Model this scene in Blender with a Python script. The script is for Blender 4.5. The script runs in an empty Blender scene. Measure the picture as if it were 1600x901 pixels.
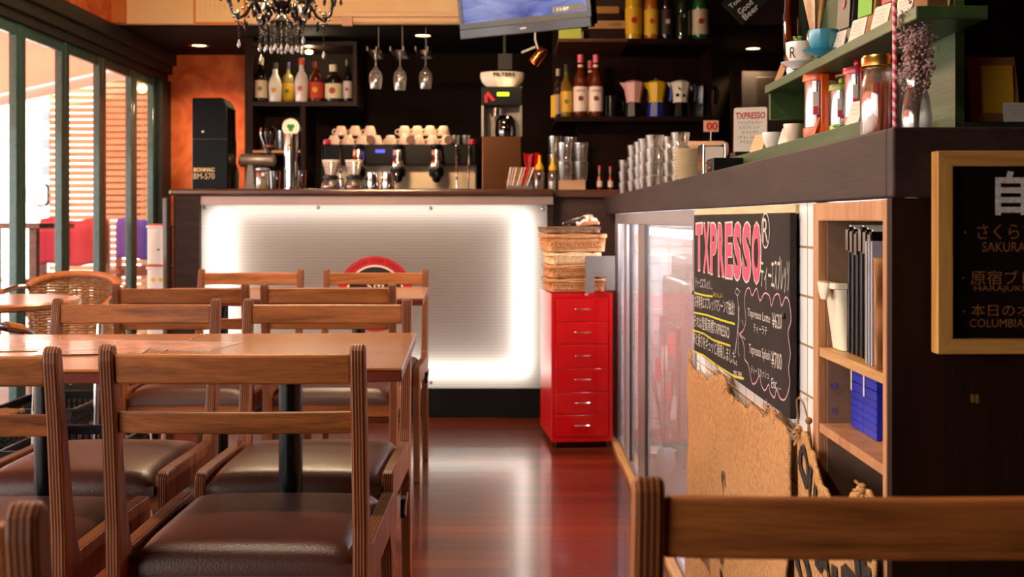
import bpy, bmesh, math, random
from mathutils import Vector, Matrix
random.seed(7)
PI = math.pi
SC = bpy.context.scene
COL = SC.collection
F = 1760.0          # focal length in pixels of the 1600 px frame
HE = 1.03           # eye height
HY = 343.0          # horizon row

# ------------------------------------------------------------ camera, world, lights, exposure
cam_d = bpy.data.cameras.new('camera')
cam = bpy.data.objects.new('camera', cam_d); COL.objects.link(cam)
cam.location = (0, 0, HE); cam.rotation_euler = (PI/2, 0, 0)
cam_d.sensor_width = 36.0; cam_d.lens = 36.0*F/1600.0
cam_d.shift_y = -(450.5-HY)/1600.0
cam_d.clip_start = 0.05; cam_d.clip_end = 200
cam_d.dof.use_dof = True; cam_d.dof.focus_distance = 2.15; cam_d.dof.aperture_fstop = 7.5
SC.camera = cam
SC.view_settings.view_transform = 'Standard'
SC.view_settings.look = 'None'
SC.view_settings.exposure = 0.0
SC.view_settings.gamma = 1.0
SC.view_settings.use_curve_mapping = False
SC.cycles.max_bounces = 8
SC.cycles.diffuse_bounces = 4
SC.cycles.glossy_bounces = 4
SC.cycles.transmission_bounces = 6
SC.cycles.transparent_max_bounces = 16
SC.cycles.caustics_reflective = False
SC.cycles.caustics_refractive = False
SC.cycles.sample_clamp_indirect = 6.0

W = bpy.data.worlds.new('world'); SC.world = W; W.use_nodes = True
bg = W.node_tree.nodes['Background']
bg.inputs['Color'].default_value = (1.0, 0.97, 0.93, 1)
bg.inputs['Strength'].default_value = 9.0

def sun(direction, strength, color, angle):
    d = bpy.data.lights.new('sun', 'SUN'); d.energy = strength; d.color = color; d.angle = angle
    o = bpy.data.objects.new('sun', d); COL.objects.link(o)
    o.rotation_euler = Vector(direction).to_track_quat('-Z', 'Y').to_euler()
    o.location = (-6, 3, 6)
sun((0.30, 0.62, -0.72), 4.0, (1.0, 0.93, 0.82), math.radians(3))

# ------------------------------------------------------------ materials
def rgb(h):
    h = h.lstrip('#'); c = [int(h[i:i+2], 16)/255 for i in (0, 2, 4)]
    return tuple(x/12.92 if x <= 0.04045 else ((x+0.055)/1.055)**2.4 for x in c) + (1,)
MATS = {}
def nt(name):
    m = bpy.data.materials.new(name); m.use_nodes = True
    return m, m.node_tree, m.node_tree.nodes['Principled BSDF']
def L(t, a, b): t.links.new(a, b)
def mat(name, col, rough=0.5, metal=0.0, coat=0.0, var=0.0, vscale=8.0, bump=0.0, bscale=60.0, spec=0.5, alpha=1.0):
    """plain surface with optional tone variation and fine bump"""
    if name in MATS: return MATS[name]
    m, t, p = nt(name)
    c = rgb(col)
    p.inputs['Roughness'].default_value = rough
    p.inputs['Metallic'].default_value = metal
    p.inputs['Coat Weight'].default_value = coat
    p.inputs['Coat Roughness'].default_value = 0.07
    p.inputs['Specular IOR Level'].default_value = spec
    tc = t.nodes.new('ShaderNodeTexCoord')
    v = max(var, 0.04)
    n = t.nodes.new('ShaderNodeTexNoise'); n.inputs['Scale'].default_value = vscale; n.inputs['Detail'].default_value = 3
    L(t, tc.outputs['Object'], n.inputs['Vector'])
    r = t.nodes.new('ShaderNodeMapRange'); r.inputs['From Min'].default_value = 0.3; r.inputs['From Max'].default_value = 0.7
    r.inputs['To Min'].default_value = 1-v; r.inputs['To Max'].default_value = 1+v
    L(t, n.outputs['Fac'], r.inputs['Value'])
    mx = t.nodes.new('ShaderNodeMix'); mx.data_type = 'RGBA'; mx.blend_type = 'MULTIPLY'; mx.inputs[0].default_value = 1
    mx.inputs[6].default_value = c
    L(t, r.outputs[0], mx.inputs[7]); L(t, mx.outputs[2], p.inputs['Base Color'])
    if bump:
        b = t.nodes.new('ShaderNodeBump'); b.inputs['Strength'].default_value = bump; b.inputs['Distance'].default_value = 0.01
        n2 = t.nodes.new('ShaderNodeTexNoise'); n2.inputs['Scale'].default_value = bscale; n2.inputs['Detail'].default_value = 4
        L(t, tc.outputs['Object'], n2.inputs['Vector']); L(t, n2.outputs['Fac'], b.inputs['Height']); L(t, b.outputs[0], p.inputs['Normal'])
    MATS[name] = m; return m
def emit(name, col, s):
    if name in MATS: return MATS[name]
    m, t, p = nt(name)
    p.inputs['Base Color'].default_value = rgb(col); p.inputs['Emission Color'].default_value = rgb(col); p.inputs['Emission Strength'].default_value = s
    MATS[name] = m; return m
def wood(name, c1, c2, axis=0, scale=1.0, rough=0.4, coat=0.3, ply=False, spec=0.5):
    """grain stretched along an object axis; ply=True shows the glued layers on the cut edges of the board"""
    if name in MATS: return MATS[name]
    m, t, p = nt(name)
    tc = t.nodes.new('ShaderNodeTexCoord'); oi = t.nodes.new('ShaderNodeObjectInfo')
    add = t.nodes.new('ShaderNodeVectorMath'); add.operation = 'MULTIPLY_ADD'
    L(t, oi.outputs['Random'], add.inputs[0]); add.inputs[1].default_value = (37, 53, 71); L(t, tc.outputs['Object'], add.inputs[2])
    mp = t.nodes.new('ShaderNodeMapping'); s = [22*scale]*3; s[axis] = 2.2*scale; mp.inputs['Scale'].default_value = s
    L(t, add.outputs[0], mp.inputs['Vector'])
    n = t.nodes.new('ShaderNodeTexNoise'); n.inputs['Scale'].default_value = 1.6; n.inputs['Detail'].default_value = 6; n.inputs['Distortion'].default_value = 0.9
    L(t, mp.outputs[0], n.inputs['Vector'])
    mp2 = t.nodes.new('ShaderNodeMapping'); s2 = [420*scale]*3; s2[axis] = 16*scale; mp2.inputs['Scale'].default_value = s2
    L(t, add.outputs[0], mp2.inputs['Vector'])
    n2 = t.nodes.new('ShaderNodeTexNoise'); n2.inputs['Scale'].default_value = 1.0; n2.inputs['Detail'].default_value = 2
    L(t, mp2.outputs[0], n2.inputs['Vector'])
    ad = t.nodes.new('ShaderNodeMath'); ad.operation = 'MULTIPLY_ADD'; L(t, n2.outputs['Fac'], ad.inputs[0]); ad.inputs[1].default_value = 0.5; L(t, n.outputs['Fac'], ad.inputs[2])
    cr = t.nodes.new('ShaderNodeValToRGB'); cr.color_ramp.elements[0].position = 0.52; cr.color_ramp.elements[1].position = 0.95
    cr.color_ramp.elements[0].color = rgb(c2); cr.color_ramp.elements[1].color = rgb(c1)
    L(t, ad.outputs[0], cr.inputs[0])
    out = cr.outputs[0]
    if ply:
        sx = t.nodes.new('ShaderNodeSeparateXYZ'); L(t, tc.outputs['Normal'], sx.inputs[0])
        ab = t.nodes.new('ShaderNodeMath'); ab.operation = 'ABSOLUTE'; L(t, sx.outputs['X'], ab.inputs[0])
        lt = t.nodes.new('ShaderNodeMath'); lt.operation = 'LESS_THAN'; L(t, ab.outputs[0], lt.inputs[0]); lt.inputs[1].default_value = 0.5
        so = t.nodes.new('ShaderNodeSeparateXYZ'); L(t, tc.outputs['Object'], so.inputs[0])
        sn = t.nodes.new('ShaderNodeMath'); sn.operation = 'MULTIPLY'; L(t, so.outputs['X'], sn.inputs[0]); sn.inputs[1].default_value = 2*PI/0.0052
        si = t.nodes.new('ShaderNodeMath'); si.operation = 'SINE'; L(t, sn.outputs[0], si.inputs[0])
        ra = t.nodes.new('ShaderNodeValToRGB'); ra.color_ramp.elements[0].position = 0.0; ra.color_ramp.elements[1].position = 0.8
        ra.color_ramp.elements[0].color = rgb('#45200e'); ra.color_ramp.elements[1].color = rgb('#9a5a2c')
        L(t, si.outputs[0], ra.inputs[0])
        mxx = t.nodes.new('ShaderNodeMix'); mxx.data_type = 'RGBA'; L(t, lt.outputs[0], mxx.inputs[0]); L(t, out, mxx.inputs[6]); L(t, ra.outputs[0], mxx.inputs[7])
        out = mxx.outputs[2]
    L(t, out, p.inputs['Base Color'])
    p.inputs['Roughness'].default_value = rough; p.inputs['Coat Weight'].default_value = coat; p.inputs['Coat Roughness'].default_value = 0.2
    p.inputs['Specular IOR Level'].default_value = spec
    b = t.nodes.new('ShaderNodeBump'); b.inputs['Strength'].default_value = 0.15; b.inputs['Distance'].default_value = 0.002
    L(t, n2.outputs['Fac'], b.inputs['Height']); L(t, b.outputs[0], p.inputs['Normal'])
    MATS[name] = m; return m
def glass(name, tint='#ffffff', gloss=0.12, rough=0.02, haze=0.0):
    """thin clear sheet: see-through with a sheen that grows at grazing angles"""
    if name in MATS: return MATS[name]
    m = bpy.data.materials.new(name); m.use_nodes = True; t = m.node_tree; t.nodes.clear()
    o = t.nodes.new('ShaderNodeOutputMaterial'); tr = t.nodes.new('ShaderNodeBsdfTransparent'); tr.inputs[0].default_value = rgb(tint)
    g = t.nodes.new('ShaderNodeBsdfGlossy'); g.inputs['Roughness'].default_value = rough
    lw = t.nodes.new('ShaderNodeLayerWeight'); lw.inputs['Blend'].default_value = 0.5
    pw = t.nodes.new('ShaderNodeMath'); pw.operation = 'POWER'; L(t, lw.outputs['Facing'], pw.inputs[0]); pw.inputs[1].default_value = 4.0
    ad = t.nodes.new('ShaderNodeMath'); ad.operation = 'MULTIPLY_ADD'; ad.use_clamp = True; L(t, pw.outputs[0], ad.inputs[0]); ad.inputs[1].default_value = 0.9; ad.inputs[2].default_value = 0.03+gloss
    mx = t.nodes.new('ShaderNodeMixShader'); L(t, ad.outputs[0], mx.inputs[0]); L(t, tr.outputs[0], mx.inputs[1]); L(t, g.outputs[0], mx.inputs[2])
    out = mx
    if haze:
        df = t.nodes.new('ShaderNodeBsdfDiffuse'); df.inputs[0].default_value = (0.8, 0.8, 0.82, 1)
        m2 = t.nodes.new('ShaderNodeMixShader'); m2.inputs[0].default_value = haze; L(t, mx.outputs[0], m2.inputs[1]); L(t, df.outputs[0], m2.inputs[2]); out = m2
    L(t, out.outputs[0], o.inputs[0])
    MATS[name] = m; return m

# ------------------------------------------------------------ mesh builder
_tc = {}
BASE = {}      # things whose parts are given in room coordinates: name -> base point
def text_mesh(s, offset=0.0):
    k = (s, offset)
    if k not in _tc:
        c = bpy.data.curves.new('t', 'FONT'); c.body = s; c.offset = offset; c.resolution_u = 3
        o = bpy.data.objects.new('t', c)
        me = bpy.data.meshes.new_from_object(o)
        _tc[k] = ([tuple(v.co) for v in me.vertices], [tuple(p.vertices) for p in me.polygons])
        bpy.data.objects.remove(o); bpy.data.curves.remove(c); bpy.data.meshes.remove(me)
    return _tc[k]
class MB:
    def __init__(s): s.v = []; s.f = []; s.m = []; s.s = []
    def add(s, vs, fs, m=0, smooth=False):
        n = len(s.v); s.v += [tuple(v) for v in vs]
        for f in fs: s.f.append([i+n for i in f]); s.m.append(m); s.s.append(smooth)
        return s
    def box(s, x0, x1, y0, y1, z0, z1, m=0):
        vs = [(x, y, z) for z in (z0, z1) for y in (y0, y1) for x in (x0, x1)]
        return s.add(vs, [(0, 2, 3, 1), (4, 5, 7, 6), (0, 1, 5, 4), (2, 6, 7, 3), (0, 4, 6, 2), (1, 3, 7, 5)], m)
    def obox(s, c, ax, ay, az, m=0):
        c, ax, ay, az = map(Vector, (c, ax, ay, az))
        vs = [c+ax*i+ay*j+az*k for k in (-1, 1) for j in (-1, 1) for i in (-1, 1)]
        return s.add(vs, [(0, 2, 3, 1), (4, 5, 7, 6), (0, 1, 5, 4), (2, 6, 7, 3), (0, 4, 6, 2), (1, 3, 7, 5)], m)
    def prism(s, poly, a, b, axis='x', m=0, smooth=False):
        n = len(poly)
        def P(p, w): return {'x': (w, p[0], p[1]), 'y': (p[0], w, p[1]), 'z': (p[0], p[1], w)}[axis]
        vs = [P(p, a) for p in poly]+[P(p, b) for p in poly]
        return s.add(vs, [tuple(range(n)), tuple(range(2*n-1, n-1, -1))]+[(i, (i+1) % n, n+(i+1) % n, n+i) for i in range(n)], m, smooth)
    def lathe(s, prof, c=(0, 0, 0), seg=24, m=0, smooth=True, sx=1, sy=1, zaxis=None):
        q = Vector(zaxis).to_track_quat('Z', 'Y') if zaxis else None
        vs = []
        for r, z in prof:
            for k in range(seg):
                a = 2*PI*k/seg; p = Vector((r*math.cos(a)*sx, r*math.sin(a)*sy, z))
                if q: p = q @ p
                vs.append((p.x+c[0], p.y+c[1], p.z+c[2]))
        fs = []
        for j in range(len(prof)-1):
            for k in range(seg):
                k2 = (k+1) % seg; fs.append((j*seg+k, j*seg+k2, (j+1)*seg+k2, (j+1)*seg+k))
        if prof[0][0] > 1e-6: fs.append(tuple(range(seg-1, -1, -1)))
        if prof[-1][0] > 1e-6: fs.append(tuple(range((len(prof)-1)*seg, len(prof)*seg)))
        return s.add(vs, fs, m, smooth)
    def cyl(s, c, r, h, seg=20, m=0, zaxis=None): return s.lathe([(r, 0), (r, h)], c, seg, m, True, zaxis=zaxis)
    def shell(s, prof, c=(0, 0, 0), t=0.003, seg=24, m=0):
        """open vessel: outer profile from the bottom up, wall thickness t"""
        inner = [(max(r-t, 0.0005), max(z, prof[0][1]+t)) for r, z in reversed(prof)]
        return s.lathe([(0.0001, prof[0][1])]+prof+inner+[(0.0001, prof[0][1]+t)], c, seg, m)
    def tube(s, pts, r, seg=8, m=0, closed=False, radii=None):
        pts = [Vector(p) for p in pts]; n = len(pts); vs = []; up = Vector((0.13, 0.21, 0.97))
        prev = None
        for i, p in enumerate(pts):
            if closed: d = pts[(i+1) % n]-pts[i-1]
            else: d = pts[min(i+1, n-1)]-pts[max(i-1, 0)]
            d.normalize()
            if prev is None:
                x = d.cross(up)
                if x.length < 0.1: x = d.cross(Vector((1, 0, 0)))
            else: x = prev-d*prev.dot(d)
            x.normalize(); prev = x; y = d.cross(x)
            rr = radii[i] if radii else r
            for k in range(seg):
                a = 2*PI*k/seg; vs.append(p+(x*math.cos(a)+y*math.sin(a))*rr)
        fs = []
        for i in range(n if closed else n-1):
            j = (i+1) % n
            for k in range(seg):
                k2 = (k+1) % seg; fs.append((i*seg+k, i*seg+k2, j*seg+k2, j*seg+k))
        if not closed: fs += [tuple(range(seg-1, -1, -1)), tuple(range((n-1)*seg, n*seg))]
        return s.add(vs, fs, m, True)
    def ball(s, c, r, m=0, seg=12, rings=8, sx=1, sy=1, sz=1):
        prof = [(max(1e-7, r*math.sin(PI*i/rings)), -r*math.cos(PI*i/rings)*sz) for i in range(rings+1)]
        return s.lathe(prof, c, seg, m, True, sx, sy)
    def grid(s, fn, nu, nv, m=0, smooth=True):
        vs = [fn(i/nu, j/nv) for j in range(nv+1) for i in range(nu+1)]
        return s.add(vs, [(j*(nu+1)+i, j*(nu+1)+i+1, (j+1)*(nu+1)+i+1, (j+1)*(nu+1)+i) for j in range(nv) for i in range(nu)], m, smooth)
    def quad(s, a, b, c, d, m=0): return s.add([a, b, c, d], [(0, 1, 2, 3)], m)
    def text(s, st, c, xd, yd, w, h, m=0, offset=0.0, fitw=True, sheary=0.0):
        """lettering fitted into a w x h box centred at c (fitw=False keeps the letters' own proportion)"""
        vs, fs = text_mesh(st, offset)
        if not vs: return s
        x0 = min(v[0] for v in vs); x1 = max(v[0] for v in vs); y0 = min(v[1] for v in vs); y1 = max(v[1] for v in vs)
        sy = h/max(y1-y0, 1e-6); sx = w/max(x1-x0, 1e-6) if fitw else sy
        c, xd, yd = Vector(c), Vector(xd), Vector(yd)
        return s.add([c+xd*((v[0]-(x0+x1)/2)*sx)+yd*((v[1]-(y0+y1)/2)*sy+sheary*(v[0]-(x0+x1)/2)*sx) for v in vs], fs, m)
    def ribbon(s, pts, w, nrm, m=0, closed=False):
        pts = [Vector(p) for p in pts]; nrm = Vector(nrm); n = len(pts); vs = []
        for i, p in enumerate(pts):
            d = (pts[(i+1) % n]-pts[i-1]) if closed else (pts[min(i+1, n-1)]-pts[max(i-1, 0)])
            q = d.cross(nrm).normalized()*w/2; vs += [p-q, p+q]
        return s.add(vs, [(2*i, 2*i+1, (2*i+3) % (2*n), (2*i+2) % (2*n)) for i in range(n if closed else n-1)], m)
    def build(s, name, mats, parent=None, bevel=0.0, seg=2, world=True):
        if not isinstance(mats, (list, tuple)): mats = [mats]
        me = bpy.data.meshes.new(name)
        vs = s.v
        b = BASE.get(parent.name) if parent is not None else None
        if b is not None:
            vs = [(v[0]-b[0], v[1]-b[1], v[2]-b[2]) for v in vs]
        me.from_pydata(vs, [], s.f)
        for mm in mats: me.materials.append(mm)
        me.polygons.foreach_set('material_index', s.m); me.polygons.foreach_set('use_smooth', s.s)
        bm = bmesh.new(); bm.from_mesh(me); bmesh.ops.recalc_face_normals(bm, faces=bm.faces); bm.to_mesh(me); bm.free()
        if any(s.s): me.set_sharp_from_angle(angle=math.radians(42))
        me.update()
        o = bpy.data.objects.new(name, me); COL.objects.link(o)
        if parent is not None: o.parent = parent
        if b is not None: BASE[o.name] = b
        if bevel:
            md = o.modifiers.new('bevel', 'BEVEL'); md.width = bevel; md.segments = seg; md.limit_method = 'ANGLE'; md.angle_limit = math.radians(40)
        return o
def tag(o, label, cat, group=None, kind=None):
    if label: o['label'] = label
    if cat: o['category'] = cat
    if group: o['group'] = group
    if kind: o['kind'] = kind
    return o
def thing(name, label, cat, loc=(0, 0, 0), rotz=0.0, group=None, world=False):
    """Empty at the thing's base; world=True lets its parts be given in room coordinates"""
    o = bpy.data.objects.new(name, None); COL.objects.link(o); o.empty_display_size = 0.05
    o.location = loc; o.rotation_euler = (0, 0, rotz)
    if world: BASE[o.name] = tuple(loc)
    return tag(o, label, cat, group)
def struct(name, mb, m, parent=None, bevel=0.0):
    o = mb.build(name, m, parent, bevel)
    if parent is None: o['kind'] = 'structure'
    return o
def copy_tree(o, loc=None, rot=None, label=None, group=None, parent=None, scale=None):
    c = o.copy(); COL.objects.link(c)
    if parent is not None: c.parent = parent
    if loc is not None: c.location = loc
    if rot is not None: c.rotation_euler = rot if not isinstance(rot, (int, float)) else (0, 0, rot)
    if scale is not None: c.scale = scale
    if label: c['label'] = label
    if group: c['group'] = group
    for ch in list(o.children): copy_tree(ch, parent=c)
    return c
def at(px, py, d): return Vector(((px-800)*d/F, d, HE-(py-HY)*d/F))
def ordn(i): return ['first', 'second', 'third', 'fourth', 'fifth', 'sixth', 'seventh', 'eighth', 'ninth', 'tenth', 'eleventh', 'twelfth', 'thirteenth', 'fourteenth'][i]

M = dict(
    chair=wood('chair_wood', '#ac6630', '#6c3a14', 0, 1.0, 0.5, 0.06, spec=.3),
    chairv=wood('chair_plywood', '#a8602a', '#6a3410', 2, 1.0, 0.5, 0.06, ply=True, spec=.3),
    leather=mat('brown_leather', '#48261a', 0.40, var=0.1, vscale=6, bump=0.12, bscale=220),
    table=wood('table_wood', '#b87a48', '#8c5028', 0, 0.8, 0.26, 0.5),
    tedge=mat('table_edge', '#6d2a17', 0.4, var=0.15, vscale=20),
    blackmetal=mat('black_metal', '#0b0d11', 0.25, 0.4),
    alu=mat('aluminium', '#c2c2c4', 0.22, 1.0), steel=mat('steel', '#b5b0aa', 0.3, 1.0), chrome=mat('chrome', '#e0ddd8', 0.12, 1.0),
    dark=wood('dark_stained_wood', '#2e1a14', '#190d0a', 0, 1.0, 0.5, 0.0, spec=0.2),
    darkv=wood('dark_stained_panel', '#301a10', '#170b06', 2, 0.7, 0.55, 0.0, spec=0.15),
    fascia=wood('worn_dark_fascia', '#3a2826', '#241716', 1, 0.6, 0.6, 0.0, spec=.25),
    black=mat('black_plastic', '#08080a', 0.3, spec=0.3), blackgl=mat('black_gloss', '#050404', 0.22, spec=0.12), blackm=mat('matt_black', '#0c0a0a', 0.8, spec=0.2),
    white=mat('white_paint', '#e6e2da', 0.5), porcelain=mat('porcelain', '#efe6da', 0.15, coat=0.4), paper=mat('paper', '#e2d4c2', 0.8),
    red=mat('red_enamel', '#c00207', 0.4, coat=.55, spec=.1), ink=mat('ink', '#20160f', 0.8), redink=mat('red_ink', '#b8231b', 0.7),
    chalk=mat('white_chalk', '#c8c2b8', 0.9, var=0.25, vscale=180), pinkch=mat('pink_chalk', '#d0506c', 0.9, var=0.2, vscale=150), lpink=mat('pale_pink_chalk', '#cf9fae', 0.9), yellowch=mat('yellow_chalk', '#c9c01e', 0.9),
    orangech=mat('dull_orange_chalk', '#8a5228', 0.9, var=0.3, vscale=160), board=mat('chalkboard_black', '#2a2322', 0.8, var=0.25, vscale=9, spec=.2), boardm=mat('maroon_board', '#110405', 0.6, spec=.15),
    green=wood('green_painted_wood', '#42592c', '#2c4020', 1, 0.6, 0.5, 0.2), kraft=mat('kraft_paper', '#a9713f', 0.7, var=0.12, vscale=25, bump=0.2, bscale=50),
    lightwood=wood('light_wood', '#c99a5c', '#a8733a', 1, 1.0, 0.5, 0.1), lightwoodx=wood('light_wood_frame', '#cf9a50', '#a86f2c', 0, 1.0, 0.5, 0.1),
    glass=glass('clear_glass'), pane=glass('window_glass', gloss=0.0), gold=mat('brass', '#c99b4a', 0.25, 1.0),
    cream=mat('cream', '#e7dcbf', 0.5), blue=mat('blue_card', '#1c2ab0', 0.45), teal=mat('blue_glaze', '#3d93ad', 0.15, coat=0.5),
    yellow=mat('yellow', '#e6b50c', 0.35), yellowp=mat('yellow_paper', '#e8b22a', 0.7), orange=mat('orange_plastic', '#ee5a14', 0.3, coat=0.3), redp=mat('red_plastic', '#c21228', 0.3, coat=0.3),
    pinkp=mat('pink_enamel', '#e3a9a2', 0.3), navy=mat('navy', '#1b2a86', 0.35), greenp=mat('green_paper', '#6fb026', 0.6), pinkpaper=mat('pink_paper', '#e44858', 0.6),
)
# ------------------------------------------------------------ structure
XW = -2.40; YB = 7.80; ZS = 2.17; YS = 6.60
def floor_mat():
    m, t, p = nt('floor_planks')
    tc = t.nodes.new('ShaderNodeTexCoord')
    br = t.nodes.new('ShaderNodeTexBrick'); br.inputs['Scale'].default_value = 1; br.inputs['Brick Width'].default_value = 1.3; br.inputs['Row Height'].default_value = 0.095
    br.inputs['Mortar Size'].default_value = 0.0026; br.inputs['Color1'].default_value = rgb('#6e2c10'); br.inputs['Color2'].default_value = rgb('#3c1408'); br.inputs['Mortar'].default_value = rgb('#120504')
    br.offset = 0.37
    L(t, tc.outputs['Object'], br.inputs['Vector'])
    mp = t.nodes.new('ShaderNodeMapping'); mp.inputs['Scale'].default_value = (3, 60, 1); L(t, tc.outputs['Object'], mp.inputs[0])
    n = t.nodes.new('ShaderNodeTexNoise'); n.inputs['Scale'].default_value = 1; n.inputs['Detail'].default_value = 5; L(t, mp.outputs[0], n.inputs['Vector'])
    mr = t.nodes.new('ShaderNodeMapRange'); mr.inputs['To Min'].default_value = 0.6; mr.inputs['To Max'].default_value = 1.4; L(t, n.outputs['Fac'], mr.inputs[0])
    mx = t.nodes.new('ShaderNodeMix'); mx.data_type = 'RGBA'; mx.blend_type = 'MULTIPLY'; mx.inputs[0].default_value = 1
    L(t, br.outputs['Color'], mx.inputs[6]); L(t, mr.outputs[0], mx.inputs[7]); L(t, mx.outputs[2], p.inputs['Base Color'])
    p.inputs['Roughness'].default_value = 0.3; p.inputs['Coat Weight'].default_value = 0.7; p.inputs['Coat Roughness'].default_value = 0.04; p.inputs['Specular IOR Level'].default_value = 0.2
    # each plank is a little cupped, so reflections break up board by board
    sp = t.nodes.new('ShaderNodeSeparateXYZ'); L(t, tc.outputs['Object'], sp.inputs[0])
    mu = t.nodes.new('ShaderNodeMath'); mu.operation = 'MULTIPLY'; mu.inputs[1].default_value = PI/0.095; L(t, sp.outputs['Y'], mu.inputs[0])
    si = t.nodes.new('ShaderNodeMath'); si.operation = 'SINE'; L(t, mu.outputs[0], si.inputs[0])
    ab = t.nodes.new('ShaderNodeMath'); ab.operation = 'ABSOLUTE'; L(t, si.outputs[0], ab.inputs[0])
    n3 = t.nodes.new('ShaderNodeTexNoise'); n3.inputs['Scale'].default_value = 5; L(t, tc.outputs['Object'], n3.inputs['Vector'])
    ad = t.nodes.new('ShaderNodeMath'); ad.operation = 'MULTIPLY_ADD'; L(t, n3.outputs['Fac'], ad.inputs[0]); ad.inputs[1].default_value = 1.5; L(t, ab.outputs[0], ad.inputs[2])
    b = t.nodes.new('ShaderNodeBump'); b.inputs['Strength'].default_value = 0.035; b.inputs['Distance'].default_value = 0.003; L(t, ad.outputs[0], b.inputs['Height'])
    L(t, b.outputs[0], p.inputs['Normal']); L(t, b.outputs[0], p.inputs['Coat Normal'])
    return m
def plaster(name, c1, c2, sc=5.0, rough=0.75):
    m, t, p = nt(name)
    tc = t.nodes.new('ShaderNodeTexCoord')
    n = t.nodes.new('ShaderNodeTexNoise'); n.inputs['Scale'].default_value = sc; n.inputs['Detail'].default_value = 5; n.inputs['Distortion'].default_value = 1.8; L(t, tc.outputs['Object'], n.inputs['Vector'])
    cr = t.nodes.new('ShaderNodeValToRGB'); cr.color_ramp.elements[0].position = 0.35; cr.color_ramp.elements[1].position = 0.68
    cr.color_ramp.elements[0].color = rgb(c2); cr.color_ramp.elements[1].color = rgb(c1); L(t, n.outputs['Fac'], cr.inputs[0]); L(t, cr.outputs[0], p.inputs['Base Color'])
    b = t.nodes.new('ShaderNodeBump'); b.inputs['Strength'].default_value = 0.4; b.inputs['Distance'].default_value = 0.01; L(t, n.outputs['Fac'], b.inputs['Height']); L(t, b.outputs[0], p.inputs['Normal'])
    p.inputs['Roughness'].default_value = rough
    return m
ORANGE = plaster('orange_plaster', '#e2743a', '#bc4a1a')
IVORY = plaster('ivory_wall', '#f2d5a8', '#ecc898', 2.0)
GREENF = mat('green_frame_paint', '#1f4a42', 0.35, coat=0.3, var=0.25, vscale=30, bump=0.3, bscale=90)
GREEND = mat('dark_green_beam', '#0e120c', 0.6, var=0.2, vscale=12)
CEILD = mat('dark_ceiling_paint', '#140a08', 0.8, spec=.15)
FLOOR = floor_mat()

struct('floor', MB().box(XW-0.05, 3.6, -2.2, YB+0.1, -0.1, 0), FLOOR)
struct('ceiling', MB().box(XW-0.1, 3.6, -2.2, YS+0.05, 2.9, 3.0), mat('ceiling_paint', '#5a3422', 0.8))
struct('wall_rear', MB().box(XW-0.1, 3.6, -2.3, -2.2, 0, 3.0), mat('rear_wall', '#4a2a1a', 0.8))
struct('wall_right', MB().box(3.5, 3.6, -2.2, YB+0.1, 0, 3.0), mat('right_wall', '#3a1c12', 0.8))
struct('wall_left', MB().box(XW-0.1, XW+0.08, -2.2, YS+0.05, ZS, 3.0).box(XW-0.1, XW+0.02, -2.2, -1.8, 0, ZS), ORANGE)
struct('trim_1', MB().box(XW-0.08, XW+0.08, -2.2, YB, 2.09, ZS).box(XW-0.08, XW+0.05, -2.2, YB, 2.03, 2.09).box(XW-0.08, XW+0.02, -2.2, YB, 1.985, 2.03), GREEND, bevel=0.004)
struct('wall_back', MB().box(XW-0.1, -1.79, YB, YB+0.1, 0, ZS), ORANGE)
struct('wall_back_panelling', MB().box(-1.79, 3.5, YB-0.06, YB+0.1, 0, ZS), mat('black_brown_panel', '#1c0f0a', 0.7, var=0.2, vscale=3, spec=0.1))
struct('ceiling_lowered', MB().box(XW-0.1, 3.5, YS, YB+0.1, ZS, ZS+0.06), CEILD)
struct('wall_soffit', MB().box(XW+0.08, -0.16, YS-0.05, YS+0.05, ZS, 2.9), IVORY)
struct('wall_soffit_dark', MB().box(-0.16, 3.5, YS-0.03, YS+0.05, ZS, 2.9), mat('dark_soffit', '#2a1712', 0.7))
struct('trim_2', MB().box(XW+0.08, XW+0.16, YS-0.08, YS-0.05, ZS, 2.9), mat('orange_trim', '#c8743a', 0.6))
struct('trim_3', MB().box(-1.35, -0.17, YS-0.062, YS-0.05, ZS+0.005, ZS+0.03).box(-1.35, -0.17, YS-0.075, YS-0.05, ZS+0.035, ZS+0.06), mat('pale_trim', '#e6bd95', 0.5), bevel=0.003)
struct('trim_4', MB().box(XW-0.06, XW+0.04, 7.60, YB, 0, 1.985), GREEND, bevel=0.004)

t = thing('wall_poster', 'pale yellow handwritten poster with orange edge high on the ivory wall', 'poster', (-1.70, YS-.055, 2.155), world=True)
pc0, pc1 = at(303, 0, 6.54).x, at(384, 0, 6.54).x
MB().box(pc0, pc1, YS-.062, YS-.050, 2.160, 2.60).build('backing', mat('poster_orange', '#cf7c3c', .7), t)
MB().box(pc0+.012, pc1-.012, YS-.066, YS-.062, 2.176, 2.59).build('sheet', mat('poster_yellow', '#f0d09a', .7), t)
pl = MB()
for k in range(9): pl.text('ドリンクメニュー', (pc0+.04+.028*k, YS-.0665, 2.36), (0, 0, -1), (1, 0, 0), .28, .008)
pl.build('lettering', mat('poster_ink', '#b08a58', .8), t)
c = at(543, 33, 6.53)
t = thing('wall_socket', 'small pale socket box on the ivory wall beside the white trim', 'socket', (c.x, YS-.05, c.z-.028), world=True)
MB().box(c.x-.03, c.x+.03, YS-.085, YS-.05, c.z-.028, c.z+.028).build('box', mat('socket_tan', '#c89a78', .5), t, .003)
MB().tube([(c.x-.03, YS-.07, c.z+.01), (c.x-.15, YS-.06, c.z-.0), (c.x-.35, YS-.06, c.z+.02)], .003).build('cable', mat('socket_tan', '#c89a78', .5), t)
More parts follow.
